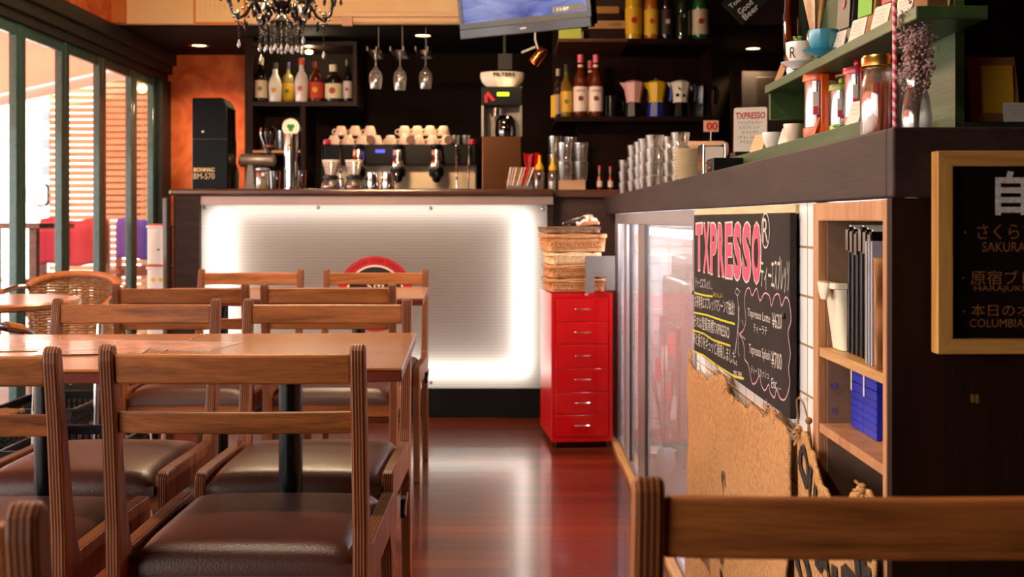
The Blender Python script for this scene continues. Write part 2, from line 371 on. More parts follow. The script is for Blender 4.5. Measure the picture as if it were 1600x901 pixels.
# folding glass doors along the left side, each leaf a green frame round one pane
y = 7.60; k = 1
while y > -1.6:
    y1 = y; y0 = y-0.55 if k > 1 else y-0.43
    w = struct('window_%d' % k, MB().box(XW-0.045, XW-0.005, y0+0.003, y0+0.055, 0, 1.985).box(XW-0.045, XW-0.005, y1-0.05, y1-0.003, 0, 1.985)
        .box(XW-0.04, XW-0.01, y0+0.055, y1-0.05, 0, 0.13).box(XW-0.04, XW-0.01, y0+0.055, y1-0.05, 1.93, 1.985), GREENF, bevel=0.003)
    MB().box(XW-0.028, XW-0.022, y0+0.054, y1-0.049, 0.128, 1.932).build('pane', M['pane'], w)
    y = y0; k += 1

# ------------------------------------------------------------ outside, beyond the glass
struct('ground_outside', MB().box(-16, XW-0.05, -6, 22, -0.25, -0.02), mat('pale_deck', '#9a8f86', 0.8, var=0.1))
SLAT = wood('slat_wood', '#c8a278', '#a87e54', 0, 1.0, 0.7, 0.0)
t = thing('slatted_fence', 'tall pale timber fence of narrow horizontal slats beyond the folding glass doors', 'fence', (-3.2, 9.0, -0.02), world=True)
fb = MB(); z = 0.02
while z < 2.26:
    fb.box(-3.70, -2.46, 9.0, 9.018, z, z+0.036); z += 0.0505
fb.build('slats', SLAT, t)
for xx in (-3.66, -3.32, -2.97, -2.62):
    MB().box(xx, xx+0.045, 9.018, 9.07, -0.02, 2.26).build('post', SLAT, t)
tag(MB().box(-3.45, -2.3, 9.40, 9.5, 1.05, 2.6).box(-3.45, -3.38, 9.42, 9.48, -0.02, 1.05).box(-2.4, -2.33, 9.42, 9.48, -0.02, 1.05).build('brown_screen', mat('brown_screen', '#5a3d2c', .8)), 'brown panel screen standing right behind the slatted fence', 'screen')  # backing added to cut the white showing between the upper slats
AWN = bpy.data.materials.new('awning_cloth'); AWN.use_nodes = True; _t = AWN.node_tree; _p = _t.nodes['Principled BSDF']
_p.inputs['Base Color'].default_value = rgb('#d87c62'); _p.inputs['Roughness'].default_value = 0.8
_tr = _t.nodes.new('ShaderNodeBsdfTranslucent'); _tr.inputs[0].default_value = rgb('#c4604a'); _mx = _t.nodes.new('ShaderNodeMixShader'); _mx.inputs[0].default_value = 0.6
L(_t, _p.outputs[0], _mx.inputs[1]); L(_t, _tr.outputs[0], _mx.inputs[2]); L(_t, _mx.outputs[0], _t.nodes['Material Output'].inputs[0])
t = thing('awning', 'salmon red cloth awning sloping down over the terrace outside the glass doors', 'awning', (-3.3, 4.5, 2.0), world=True)
def awz(x): return 2.23+0.22*(x+3.0)
MB().grid(lambda u, v: (-4.7+u*2.25, 0.5+v*8.3, awz(-4.7+u*2.25)+0.012*math.sin(v*PI*9)**2), 8, 60).build('canopy', AWN, t)
MB().obox((-3.57, 8.83, (awz(-4.7)+awz(-2.45))/2-0.035), (1.125, 0, 0.2475), (0, 0.02, 0), (0, 0, 0.05)).build('end_bar', mat('awning_bar', '#d9cfc4', 0.5), t)
MB().box(-4.74, -4.68, 0.5, 8.85, awz(-4.7)-0.08, awz(-4.7)).build('front_bar', mat('awning_bar', '#d9cfc4', 0.5), t)
t = thing('white_building', 'sunlit white building with small grey windows across the street outside', 'building', (-9, 15, -0.02), world=True)
wb = MB().box(-14, -5.5, 15, 16, -0.02, 7); wb.build('wall', mat('white_render', '#f2f0ec', 0.8), t)
for i in range(5):
    for xw in (-6.25, -7.8, -9.6):
        zz = 0.9+i*0.36 if xw == -6.25 else 0.9+i*1.1
        MB().box(xw, xw+0.12, 14.96, 15.0, zz, zz+0.13).build('window', mat('grey_glass', '#6b6c70', 0.3), t)
t = thing('street_mirror', 'rounded white rectangular traffic mirror with a dark rim seen through the glass', 'mirror', (-5.2, 12.0, -0.02), world=True)
def rrect(cx, cz, w, h, r, n=5):
    pts = []
    for qx, qz, a0 in ((1, 1, 0), (-1, 1, PI/2), (-1, -1, PI), (1, -1, 1.5*PI)):
        for i in range(n+1):
            a = a0+PI/2*i/n; pts.append((cx+qx*(w/2-r)+r*math.cos(a), cz+qz*(h/2-r)+r*math.sin(a)))
    return pts
c = at(58, 304, 12.0)
MB().prism(rrect(c.x, c.z, 0.24, 0.24, 0.05), 12.0, 12.05, 'y').build('rim', M['blackm'], t, 0.004)
MB().prism(rrect(c.x, c.z, 0.21, 0.21, 0.045), 11.985, 12.0, 'y').build('mirror_face', M['white'], t)
MB().cyl((c.x, 12.08, -0.02), 0.03, c.z).build('pole', M['steel'], t)
OUTW = wood('outdoor_wood', '#7d5340', '#54321f', 0, 1.0, 0.6, 0.1)
def outdoor_chair(x, y, label, bl_mat, bl_label, w=0.42, flip=1):
    t = thing('terrace_chair', label, 'chair', (x, y, -0.02), group='wooden chairs on the terrace', world=True)
    for sx in (-1, 1):
        MB().box(x+sx*w/2-0.02, x+sx*w/2+0.02, y+0.18*flip-0.02, y+0.18*flip+0.02, -0.02, 1.0).build('leg', OUTW, t, 0.004)
        MB().box(x+sx*w/2-0.02, x+sx*w/2+0.02, y-0.2*flip-0.02, y-0.2*flip+0.02, -0.02, 0.62).build('leg', OUTW, t, 0.004)
        MB().box(x+sx*w/2-0.025, x+sx*w/2+0.025, y-0.22, y+0.2, 0.62, 0.65).build('armrest', OUTW, t, 0.004)
    MB().box(x-w/2, x+w/2, y-0.22, y+0.2, 0.42, 0.46).build('seat', OUTW, t, 0.005)
    MB().box(x-w/2, x+w/2, y+0.17*flip-0.01, y+0.17*flip+0.01, 0.85, 1.0).box(x-w/2, x+w/2, y+0.17*flip-0.01, y+0.17*flip+0.01, 0.6, 0.68).build('backrest', OUTW, t, 0.004)
    if bl_mat:
        def fn(u, v):
            s = (v-0.5)*2; zz = 1.035-abs(s)*0.30; 
            return (x-w/2-0.01+u*(w+0.02), y+0.17*flip+(0.035 if s > 0 else -0.035)*min(1, abs(s)*6)+0.006*math.sin(u*17), zz+0.012*math.sin(u*9))
        b = MB().grid(fn, 16, 22).build('blanket', bl_mat)
        sd = b.modifiers.new('solidify', 'SOLIDIFY'); sd.thickness = 0.008
        tag(b, bl_label, 'blanket', 'blankets over the terrace chairs')
RB = mat('red_fleece', '#b83a4c', 0.9); BB = mat('blue_fleece', '#3a3f98', 0.9); BG = mat('beige_fleece', '#b8906c', 0.9)
outdoor_chair(-2.90, 7.3, 'dark wooden terrace chair with a red blanket over its back', RB, 'bright red fleece blanket folded over a terrace chair back')
outdoor_chair(-3.56, 7.15, 'dark wooden terrace chair with a beige blanket over its back', BG, 'beige fleece blanket folded over the leftmost terrace chair')
outdoor_chair(-2.80, 8.45, 'dark wooden terrace chair with a blue blanket, nearest the slatted fence', BB, 'blue fleece blanket hanging beside the slatted fence')
t = thing('terrace_table', 'dark wooden square terrace table between the red and beige blankets', 'table', (-2.95, 6.55, -0.02), world=True)
MB().box(-3.3, -2.62, 6.25, 6.75, 0.98, 1.01).build('tabletop', OUTW, t, 0.004)
for sx in (-3.26, -2.70):
    for sy in (6.29, 6.67): MB().box(sx, sx+0.045, sy, sy+0.045, -0.02, 0.98).build('leg', OUTW, t, 0.003)
t = thing('pendant_bulb', 'glowing warm bulb hanging outside near the top of the last door', 'lamp', (at(222, 138, 8.2).x, 8.2, at(222, 138, 8.2).z))
MB().ball((0, 0, 0), 0.035).build('bulb', emit('warm_bulb', '#ffc060', 14), t)
MB().cyl((0, 0, 0.03), 0.014, 0.05).build('socket', M['blackm'], t)
MB().cyl((0, 0, 0.08), 0.003, 0.20).build('cord', M['blackm'], t)

# ------------------------------------------------------------ front bar counter with the lit panel
YC = 5.87
t = thing('bar_counter', 'dark bar counter with a glowing white corrugated front panel', 'counter', (-0.75, YC, 0), world=True)
bar = t
xa, xb = -1.618, 0.183
MB().box(-1.775, 0.218, 5.82, 6.38, 1.155, 1.19).build('countertop', wood('countertop_wood', '#5a3a2c', '#3a2018', 0, 0.8, 0.22, 0.5), t, 0.012, 3)
MB().box(-1.71, 0.215, 5.845, 5.86, 1.107, 1.153).build('metal_strip', mat('dull_aluminium', '#a98f88', 0.4, 0.7), t, 0.002)
MB().box(-1.773, -1.745, 5.90, 6.34, 0, 1.154).box(-1.745, xa, 5.83, 6.34, 0, 1.154).box(xb, 0.215, 5.862, 6.34, 0, 1.154).box(xa, xb, 6.02, 6.34, 0, 1.154).build('body', M['dark'], t)
MB().box(xa, xb, 5.865, 6.02, 0.0, 0.15).build('kickboard', M['blackm'], t)
MB().box(xa, xb, 6.005, 6.018, 0.152, 1.15).box(xa, xb, 5.885, 6.005, 1.14, 1.152).box(xa, xb, 5.885, 6.005, 0.151, 0.156).build('light_box', mat('light_box_grey', '#8a837d', 0.8), t)
LED = emit('led_tube', '#fff4e6', 8)
def led(x0, x1, z0, z1, st=None): 
    MB().box(x0, x1, 5.908, 5.926, z0, z1).build('light_tube', st or LED, t, 0.005)
led(-1.56, -1.47, 0.22, 1.07); led(0.03, 0.085, 0.22, 1.07); led(-1.45, 0.02, 0.225, 0.265); led(-1.45, 0.02, 1.075, 1.092, emit('led_dim', '#fff0e0', 8))
pm = bpy.data.materials.new('corrugated_plastic'); pm.use_nodes = True; _t = pm.node_tree; _p = _t.nodes['Principled BSDF']
_p.inputs['Base Color'].default_value = rgb('#998c86'); _p.inputs['Roughness'].default_value = 0.25
_tr = _t.nodes.new('ShaderNodeBsdfTranslucent'); _mx = _t.nodes.new('ShaderNodeMixShader'); _mx.inputs[0].default_value = 0.62
_tc2 = _t.nodes.new('ShaderNodeTexCoord'); _sp = _t.nodes.new('ShaderNodeSeparateXYZ'); L(_t, _tc2.outputs['Object'], _sp.inputs[0])
_m1 = _t.nodes.new('ShaderNodeMath'); _m1.operation = 'MULTIPLY'; _m1.inputs[1].default_value = 2*PI/0.016; L(_t, _sp.outputs['Z'], _m1.inputs[0])
_m2 = _t.nodes.new('ShaderNodeMath'); _m2.operation = 'SINE'; L(_t, _m1.outputs[0], _m2.inputs[0])
_mr = _t.nodes.new('ShaderNodeMapRange'); _mr.inputs['From Min'].default_value = -1; _mr.inputs['To Min'].default_value = 0.78; _mr.inputs['To Max'].default_value = 0.92; L(_t, _m2.outputs[0], _mr.inputs[0])
_cb = _t.nodes.new('ShaderNodeCombineColor'); 
for i in range(3): L(_t, _mr.outputs[0], _cb.inputs[i])
L(_t, _cb.outputs[0], _tr.inputs[0])
_b = _t.nodes.new('ShaderNodeBump'); _b.inputs['Strength'].default_value = 0.3; _b.inputs['Distance'].default_value = 0.002; L(_t, _m2.outputs[0], _b.inputs['Height']); L(_t, _b.outputs[0], _p.inputs['Normal'])
L(_t, _p.outputs[0], _mx.inputs[1]); L(_t, _tr.outputs[0], _mx.inputs[2]); L(_t, _mx.outputs[0], _t.nodes['Material Output'].inputs[0])
MB().quad((xa, 5.87, 0.152), (xb, 5.87, 0.152), (xb, 5.87, 1.107), (xa, 5.87, 1.107)).build('front_panel', pm, t)
for px_, py_ in ((320, 324), (497, 324), (673, 325), (848, 326), (673, 597), (846, 597)):
    c = at(px_, py_, 5.868)
    MB().lathe([(0.010, 0), (0.010, 0.003), (0.005, 0.007), (0.0001, 0.007)], (c.x, 5.868, c.z), 14, zaxis=(0, -1, 0)).build('screw', M['steel'], t)
# round sign on the panel
lc = at(586, 459, 5.86); R0 = 0.196
t = thing('round_sign', 'round red and black coffee emblem on the glowing counter front', 'sign', (lc.x, 5.868, lc.z))
MB().lathe([(R0, 0), (R0, 0.004), (0.0001, 0.004)], (0, 0, 0), 64, zaxis=(0, -1, 0)).build('red_disc', mat('emblem_red', '#b3101a', 0.4), t)
MB().lathe([(0.150, 0.004), (0.150, 0.0052), (0.0001, 0.0052)], (0, 0, 0), 64, zaxis=(0, -1, 0)).build('white_ring', M['paper'], t)
MB().lathe([(0.141, 0.0052), (0.141, 0.0062), (0.0001, 0.0062)], (0, 0, 0), 64, zaxis=(0, -1, 0)).build('black_centre', mat('emblem_black', '#17100f', 0.4), t)
def arc_text(mb, st, rad, a_mid, step, h, yy, flip=False, m=0):
    n = len(st)
    for i, ch in enumerate(st):
        if ch == ' ': continue
        a = a_mid+(i-(n-1)/2)*step*(-1 if not flip else 1)
        c = Vector((rad*math.cos(a), yy, rad*math.sin(a))); tang = Vector((math.sin(a), 0, -math.cos(a)))*(1 if not flip else -1); up = Vector((math.cos(a), 0, math.sin(a)))*(1 if not flip else -1)
        mb.text(ch, c, tang, up, 0.02, h*(1.0 if ch.isupper() or ch in 'ltf' else 0.75), m, fitw=False)
lt = MB(); arc_text(lt, 'Espresso from Seattle', 0.172, PI/2, 0.098, 0.022, -0.0048); lt.build('script_lettering', M['ink'], t)
lt = MB(); arc_text(lt, 'SINCE 1994', 0.172, -PI/2+0.0, 0.105, 0.02, -0.0048, True)
lt.text('SM', (0.0, -0.0068, 0.04), (1, 0, 0), (0, 0, 1), 0.09, 0.05); lt.build('white_lettering', M['paper'], t)

# the narrow board standing just left of the counter, and the dark corner block right of it
tag(MB().box(-1.80, -1.775, 5.80, 5.86, 0, 1.145).build('upright_board', mat('dark_varnish', '#4a3c36', 0.2, coat=0.5), None, 0.006), 'narrow dark varnished upright board standing at the left end of the bar counter', 'board')
t = thing('corner_cabinet', 'dark brown corner block between the lit counter and the right hand counter', 'cabinet', (0.35, 6.1, 0), world=True)
MB().box(0.22, 0.70, 5.93, 6.38, 0, 1.147).build('body', wood('corner_brown', '#3c2018', '#2a140e', 0, .6, .6, 0), t)
MB().box(0.22, 0.72, 5.90, 6.40, 1.147, 1.187).build('top', wood('corner_top', '#5c3420', '#3f2114', 0, .6, .4, .2), t, 0.004)

# ------------------------------------------------------------ right-hand service counter
XR = 0.485
t = thing('service_counter', 'long dark topped counter running along the right of the aisle', 'counter', (0.9, 3.6, 0), world=True)
MB().box(XR, 2.6, 1.434, 1.46, 1.0585, 1.148).box(XR, XR+0.03, 1.46, 5.9, 1.0585, 1.148).box(XR+.03, 1.15, 1.46, 5.9, 1.12, 1.1479).box(1.15, 2.6, 1.46, 2.3, 1.12, 1.1479).build('fascia', M['fascia'], t, 0.003)
MB().box(0.487, 2.6, 1.444, 1.462, 0, 1.058).build('front_board', wood('brown_board', '#2c150a', '#1a0b05', 2, 0.5, 0.6, 0.0, spec=0.15), t)
def tile_mat():
    m, t_, p = nt('white_tile'); tc = t_.nodes.new('ShaderNodeTexCoord')
    sp = t_.nodes.new('ShaderNodeSeparateXYZ'); L(t_, tc.outputs['Object'], sp.inputs[0]); cb = t_.nodes.new('ShaderNodeCombineXYZ')
    ad_ = t_.nodes.new('ShaderNodeMath'); ad_.operation = 'ADD'; L(t_, sp.outputs['Y'], ad_.inputs[0]); L(t_, sp.outputs['X'], ad_.inputs[1])
    L(t_, ad_.outputs[0], cb.inputs[0]); L(t_, sp.outputs['Z'], cb.inputs[1])
    br = t_.nodes.new('ShaderNodeTexBrick'); br.offset = 0; br.inputs['Scale'].default_value = 1; br.inputs['Brick Width'].default_value = 0.082; br.inputs['Row Height'].default_value = 0.082; br.inputs['Mortar Size'].default_value = 0.0022
    br.inputs['Color1'].default_value = rgb('#f6f5f2'); br.inputs['Color2'].default_value = rgb('#efedea'); br.inputs['Mortar'].default_value = rgb('#a88e70')
    L(t_, cb.outputs[0], br.inputs['Vector']); L(t_, br.outputs['Color'], p.inputs['Base Color'])
    b = t_.nodes.new('ShaderNodeBump'); b.invert = True; b.inputs['Strength'].default_value = 0.5; b.inputs['Distance'].default_value = 0.002; L(t_, br.outputs['Fac'], b.inputs['Height']); L(t_, b.outputs[0], p.inputs['Normal'])
    p.inputs['Roughness'].default_value = 0.12
    return m
TILE = tile_mat()
MB().box(0.492, 0.56, 1.822, 3.00, 0.0, 1.058).build('tiled_front', TILE, t)
MB().box(0.486, 0.4915, 1.93, 3.0, 1.040, 1.056).build('lath', wood('pale_lath', '#dcc8a0', '#c4aa78', 1, 1, .7, 0), t)
# cubby with shelves
cub = thing('open_shelf_cabinet', 'worn wooden open shelf cabinet set in the end of the right counter', 'cabinet', (0.6, 1.63, 0), world=True)
CW = wood('worn_orange_wood', '#c08a5c', '#996038', 2, 0.8, 0.6, 0.05)
CI = mat('brown_chipboard', '#8c6a54', 0.75, var=0.12, vscale=60)
MB().box(0.486, 0.50, 1.79, 1.82, 0, 1.056).box(0.486, 0.50, 1.463, 1.478, 0, 1.056).box(0.486, 0.50, 1.478, 1.79, 1.028, 1.056).build('frame', CW, cub, 0.002)
MB().box(0.50, 0.80, 1.785, 1.82, 0, 1.056).box(0.50, 0.80, 1.463, 1.475, 0, 1.056).box(0.79, 0.80, 1.475, 1.785, 0, 1.056).build('sides', CI, cub)
for zz, nm in ((0.828, M['lightwood']), (0.708, CW)):
    MB().box(0.487, 0.79, 1.476, 1.784, zz-0.014, zz, 0).build('shelf', nm, cub, 0.001)
for py_ in (602, 642):
    c = at(1303, py_, 1.785); MB().lathe([(0.005, 0), (0.005, 0.001), (0.003, 0.001), (0.003, 0.0005), (0.0001, 0.0005)], (c.x, 1.7845, c.z), 12, zaxis=(0, -1, 0)).build('peg_hole', M['steel'], cub)

# clear display case
XG = XR+0.004
case = thing('display_case', 'clear fronted case with metal strips along the aisle side of the right counter', 'display case', (0.7, 4.2, 0), world=True)
ALF = mat('case_frame', '#b4aeb0', 0.35, 0.8)
def yy_of(px): return XG*F/(px-800)
MB().box(XG, XG+0.012, 3.01, 5.33, 1.012, 1.057).build('top_rail', ALF, case, 0.002)
MB().box(XG-0.004, XG+0.02, 3.01, 5.36, 0, 0.035).build('bottom_rail', ALF, case, 0.002)
for ya_, yb_ in ((5.20, 5.33), (4.80, 4.90), (4.13, 4.36), (3.01, 3.05)):
    MB().box(XG-0.001, XG+0.012, ya_, yb_, 0.035, 1.012).build('upright', ALF, case, 0.002)
for ya_ in (4.655, 4.115): MB().box(XG-0.003, XG+0.014, ya_-0.012, ya_+0.012, 0.035, 1.012).build('joint_strip', mat('joint_dark', '#4a4546', 0.4, 0.5), case)
CG = glass('case_acrylic', '#f4f2f6', gloss=0.12, rough=0.03, haze=0.24)
for ya_, yb_ in ((4.90, 5.20), (4.36, 4.80), (3.05, 4.115)):
    MB().quad((XG+0.006, ya_, 0.035), (XG+0.006, yb_, 0.035), (XG+0.006, yb_, 1.012), (XG+0.006, ya_, 1.012)).build('pane', CG, case)
MB().box(1.08, 1.12, 3.0, 5.4, 0, 1.11).box(0.50, 1.08, 5.38, 5.41, 0, 1.11).build('tiled_back', TILE, case)
MB().box(0.505, 1.08, 3.01, 5.38, 0.0, 0.03).build('case_floor', mat('case_floor', '#3b2a2c', 0.5), case)
MB().box(0.60, 0.65, 3.3, 5.25, 0.965, 0.99).build('light_tube', emit('cold_tube', '#eef0ff', 90), case)
tag(MB().box(0.455, 0.485, 3.0, 5.5, 0, 0.022).build('floor_sill', M['lightwood'], None, 0.003), 'thin pale wooden sill on the floor below the clear case', 'sill')
# things inside the case
t = thing('steel_appliance', 'brushed steel kitchen appliance behind the clear case near the blackboard', 'appliance', (0.85, 4.8, 0.03), world=True)
MB().box(0.68, 1.05, 4.5, 5.1, 0.031, 0.78).build('body', M['steel'], t, 0.01)
MB().box(0.662, 0.68, 4.53, 5.07, 0.12, 0.60).build('door', mat('steel_dark', '#7f7c7a', 0.25, 1.0), t, 0.004)
MB().tube([(0.66, 4.58, 0.15), (0.645, 4.58, 0.16), (0.645, 4.58, 0.56), (0.66, 4.58, 0.57)], 0.006).build('handle', M['chrome'], t)
MB().box(0.70, 1.0, 4.55, 4.95, 0.78, 0.88).build('top_unit', mat('dark_grey_unit', '#4b4a50', 0.4, 0.4), t, 0.01)
tag(MB().box(0.74, 0.80, 4.40, 4.48, 0.031, 0.74).build('blue_board', M['blue'], None, 0.003), 'narrow blue board standing before the steel appliance in the clear case', 'board')
tag(MB().lathe([(0.05, 0), (0.05, 0.03), (0.072, 0.05), (0.075, 0.055), (0.068, 0.055), (0.0001, 0.03)], (0.60, 4.62, 0.031), 24).build('bowl', mat('pink_bowl', '#d6b0a0', 0.4)), 'pale pink bowl on the floor of the clear case', 'bowl')
t = thing('twig_ornament', 'twiggy branch with pink and white paper strips inside the clear case', 'ornament', (0.60, 4.40, 0.031))
br = MB(); rnd = random.Random(3)
for i in range(12):
    a = rnd.uniform(0, 2*PI); h = rnd.uniform(0.35, 0.58); r = rnd.uniform(0.03, 0.10)
    br.tube([(0, 0, 0.02), (r*.3*math.cos(a), r*.3*math.sin(a), h*.5), (r*math.cos(a), r*math.sin(a), h)], 0.003, 5, radii=[.004, .003, .0015])
br.build('twigs', mat('dark_twig', '#4a2228', 0.7), t)
MB().lathe([(0.03, 0), (0.04, 0.03), (0.035, 0.09), (0.022, 0.11), (0.0001, 0.11)], (0, 0, 0), 16).build('pot', mat('grey_glass_pot', '#8f8588', 0.2), t)
for i in range(6):
    a = i*1.1; z0 = 0.22+0.05*i
    MB().box(-0.012+0.03*math.cos(a), 0.012+0.03*math.cos(a), 0.03*math.sin(a)-0.001, 0.03*math.sin(a)+0.001, z0, z0+0.09).build('paper_strip', M['pinkpaper'] if i % 2 else M['paper'], t)
# ------------------------------------------------------------ dining chairs and tables
def make_chair():
    t = thing('dining_chair', '', 'chair')
    post = [(-.2475, .79), (-.247, .808), (-.241, .817), (-.232, .818), (-.224, .811), (-.220, .795), (-.200, .68), (-.178, .56), (-.158, .478), (-.145, .452), (-.145, .375), (-.168, .355), (-.182, .25), (-.208, 0), (-.238, 0), (-.222, .25), (-.212, .40), (-.214, .50), (-.232, .68)]
    front = [(.165, .375), (.165, .455), (.222, .455), (.236, .450), (.243, .436), (.243, .42), (.236, .20), (.230, 0), (.205, 0), (.200, .22), (.188, .34)]
    rail = [(-.147, .378), (-.147, .451), (.167, .455), (.167, .382)]
    for s in (-1, 1):
        a, b = sorted((s*.2265, s*.2005))
        MB().prism(post, a, b).build('rear_leg', M['chairv'], t, .0045, 2)
        MB().prism(front, a, b).build('front_leg', M['chairv'], t, .0045, 2)
        MB().prism(rail, a+.0004, b-.0004).build('side_rail', M['chairv'], t, .003, 2)
    def curved(z0, z1, y0, th, bow, lean):
        mb = MB(); n = 12; vs = []
        for i in range(n+1):
            u = i/n*2-1; x = u*.2015; yb = y0-bow*(1-u*u)
            vs += [(x, yb-lean/2*0, z0), (x, yb+th, z0), (x, yb+th-lean, z1), (x, yb-lean, z1)]
        fs = [(0, 1, 2, 3), tuple(4*n+k for k in (3, 2, 1, 0))]
        for i in range(n):
            for k in range(4): fs.append((4*i+k, 4*i+(k+1) % 4, 4*i+4+(k+1) % 4, 4*i+4+k))
        return mb.add(vs, fs, 0, False)
    curved(.750, .801, -.236, .018, .008, .005).build('top_rail', M['chair'], t, .004, 2)
    curved(.663, .700, -.219, .016, .010, .005).build('lower_rail', M['chair'], t, .003, 2)
    def cush(u, v):   # a soft slab: rounded-off superellipse cap over the seat board
        return None
    mb = MB(); nx, ny = 20, 20; hx, y0, y1 = .199, -.172, .250
    vs = []; 
    for j in range(ny+1):
        for i in range(nx+1):
            u = i/nx*2-1; v = j/ny*2-1
            e = (1-abs(u)**7)*(1-abs(v)**7)
            z = .424+.034*max(0, e)**.35+.008*(1-u*u)*(1-v*v)
            vs.append((u*hx, (y0+y1)/2+v*(y1-y0)/2, z))
    fs = [(j*(nx+1)+i, j*(nx+1)+i+1, (j+1)*(nx+1)+i+1, (j+1)*(nx+1)+i) for j in range(ny) for i in range(nx)]
    mb.add(vs, fs, 0, True)
    ring = [i for i in range(nx+1)]+[(j)*(nx+1)+nx for j in range(1, ny+1)]+[ny*(nx+1)+i for i in range(nx-1, -1, -1)]+[j*(nx+1) for j in range(ny-1, 0, -1)]
    n0 = len(mb.v); low = [(mb.v[i][0], mb.v[i][1], .402) for i in ring]; mb.v += low
    for k in range(len(ring)):
        k2 = (k+1) % len(ring); mb.f.append([ring[k], ring[k2], n0+k2, n0+k]); mb.m.append(0); mb.s.append(True)
    mb.f.append([n0+k for k in range(len(ring))]); mb.m.append(0); mb.s.append(False)
    mb.build('seat', M['leather'], t)
    MB().box(-.199, .199, -.165, -.148, .36, .402).build('cross_rail', M['chair'], t, .002)
    MB().box(-.199, .199, .188, .205, .36, .402).build('cross_rail', M['chair'], t, .002)
    return t
ch0 = make_chair()
CH = [  # centre x, y, turn, label
    (-.476, 2.155, 0, 'wooden chair with brown leather seat, back to us, right hand one at the nearest table'),
    (-.985, 2.125, 0.0, 'wooden chair cut by the left photo edge, back to us at the nearest table'),
    (-.4965, 2.805, PI, 'wooden chair on the far side of the nearest table, right hand one, facing us'),
    (-1.012, 2.805, PI, 'wooden chair on the far side of the nearest table, left hand one, facing us'),
    (-.613, 3.995, 0, 'wooden chair with its back to us at the second table, right hand one'),
    (-1.106, 3.98, 0.02, 'wooden chair with its back to us at the second table, left hand one'),
    (-.5865, 4.625, PI, 'wooden chair in front of the round emblem, facing us across the second table'),
    (-1.125, 4.625, PI, 'wooden chair facing us in front of the left part of the lit panel'),
    (.326, 1.166, 0, 'large close wooden chair back in the lower right corner before the burlap sacks'),
    (-.580, 1.085, 0, 'closest wooden chair, only one post top showing in the lower left corner'),
]
for i, (x, y, r, lab) in enumerate(CH):
    if i == 0:
        ch0.location = (x, y, 0); ch0.rotation_euler = (0, 0, r); ch0['label'] = lab; ch0['group'] = 'wooden dining chairs'
    else: copy_tree(ch0, (x, y, 0), r, lab, 'wooden dining chairs')

def make_table(lw, ld):
    t = thing('dining_table', '', 'table')
    MB().box(-lw/2, lw/2, -ld/2, ld/2, .745, .752).build('tabletop', M['table'], t, .003)
    MB().box(-lw/2+.001, lw/2-.001, -ld/2+.001, ld/2-.001, .725, .745).build('edge_band', M['tedge'], t, .002)
    MB().cyl((0, 0, .02), .0255, .70, 24).build('pole', M['blackmetal'], t)
    MB().box(-.16, .16, -.03, .03, .715, .7245).box(-.03, .03, -.2, .2, .715, .7245).build('bracket', M['blackmetal'], t)
    MB().lathe([(.17, 0), (.17, .008), (.10, .018), (.03, .03), (.03, .05), (.0001, .05)], (0, 0, 0), 32).build('base', M['blackmetal'], t)
    return t
tb0 = make_table(.515, .655)
A = math.radians(2.6)
TB = [(-.4785, 2.435, A, 'square wooden table nearest the camera, right hand one of the joined pair'),
      (-.996, 2.411, A, 'square wooden table nearest the camera at the left, carrying the laminated menus'),
      (-.587, 4.31, A, 'square wooden table farther back, right hand one below the round emblem'),
      (-1.105, 4.287, A, 'square wooden table farther back, left hand one of its joined pair')]
for i, (x, y, r, lab) in enumerate(TB):
    if i == 0: tb0.location = (x, y, 0); tb0.rotation_euler = (0, 0, r); tb0['label'] = lab; tb0['group'] = 'square pedestal tables'
    else: copy_tree(tb0, (x, y, 0), r, lab, 'square pedestal tables')
# black strap loops hanging at the chair sides
for i, (x, y, z, lab) in enumerate([(-.262, 2.66, .36, 'small black strap with wire loop at the side of the near right chairs'), (-.352, 4.56, .40, 'small black strap with wire loop at the side of the farthest right chair')]):
    t = thing('strap_loop', lab, 'strap', (x, y, z), world=True, group='strap loops')
    MB().box(x, x+.012, y-.02, y+.02, z-.03, z+.015).build('strap', M['black'], t, .002)
    MB().tube([(x+.012+.004*math.sin(a), y-.005+.02*math.cos(a), z+.028*math.sin(a)) for a in [2*PI*k/16 for k in range(16)]], .0015, 6, closed=True).build('wire', M['chrome'], t)

# laminated menus on the near table
LAM = glass('laminate', '#fff4f0', gloss=0.10, rough=0.12, haze=0.22)
PRN = mat('menu_print', '#c98a72', 0.35, var=0.4, vscale=14, coat=0.5)
for i, (x, y, r, w, h, lab) in enumerate([
        (-.80, 2.50, -.18, .36, .17, 'large laminated pinkish menu sheet lying on the near tables, the rightmost'),
        (-1.02, 2.47, .10, .28, .19, 'laminated menu sheet with a yellow line, lying left on the near tables'),
        (-.88, 2.36, .16, .22, .11, 'small laminated menu sheet lying over the others, nearest to us')]):
    z = .7522+.0012*i
    t = thing('laminated_menu', lab, 'menu', (x, y, z), r, 'laminated menus on the near tables')
    MB().box(-w/2, w/2, -h/2, h/2, 0, .0008).build('sheet', LAM, t)
    MB().box(-w/2+.012, w/2-.012, -h/2+.012, h/2-.012, .0008, .001).build('print', mat('menu_print_b', '#c08468', 0.3, var=.35, vscale=18, coat=.5) if i != 0 else PRN, t)
    lb = MB()
    if i == 1: lb.box(-w/2+.01, w/2-.01, -h/2+.02, -h/2+.026, .001, .0013)
    else: lb.box(-w/2+.03, w/2-.04, h/2-.04, h/2-.036, .001, .0013)
    lb.build('colour_line', M['yellowch'] if i == 1 else mat('lilac_line', '#8d7bb5', .6), t)

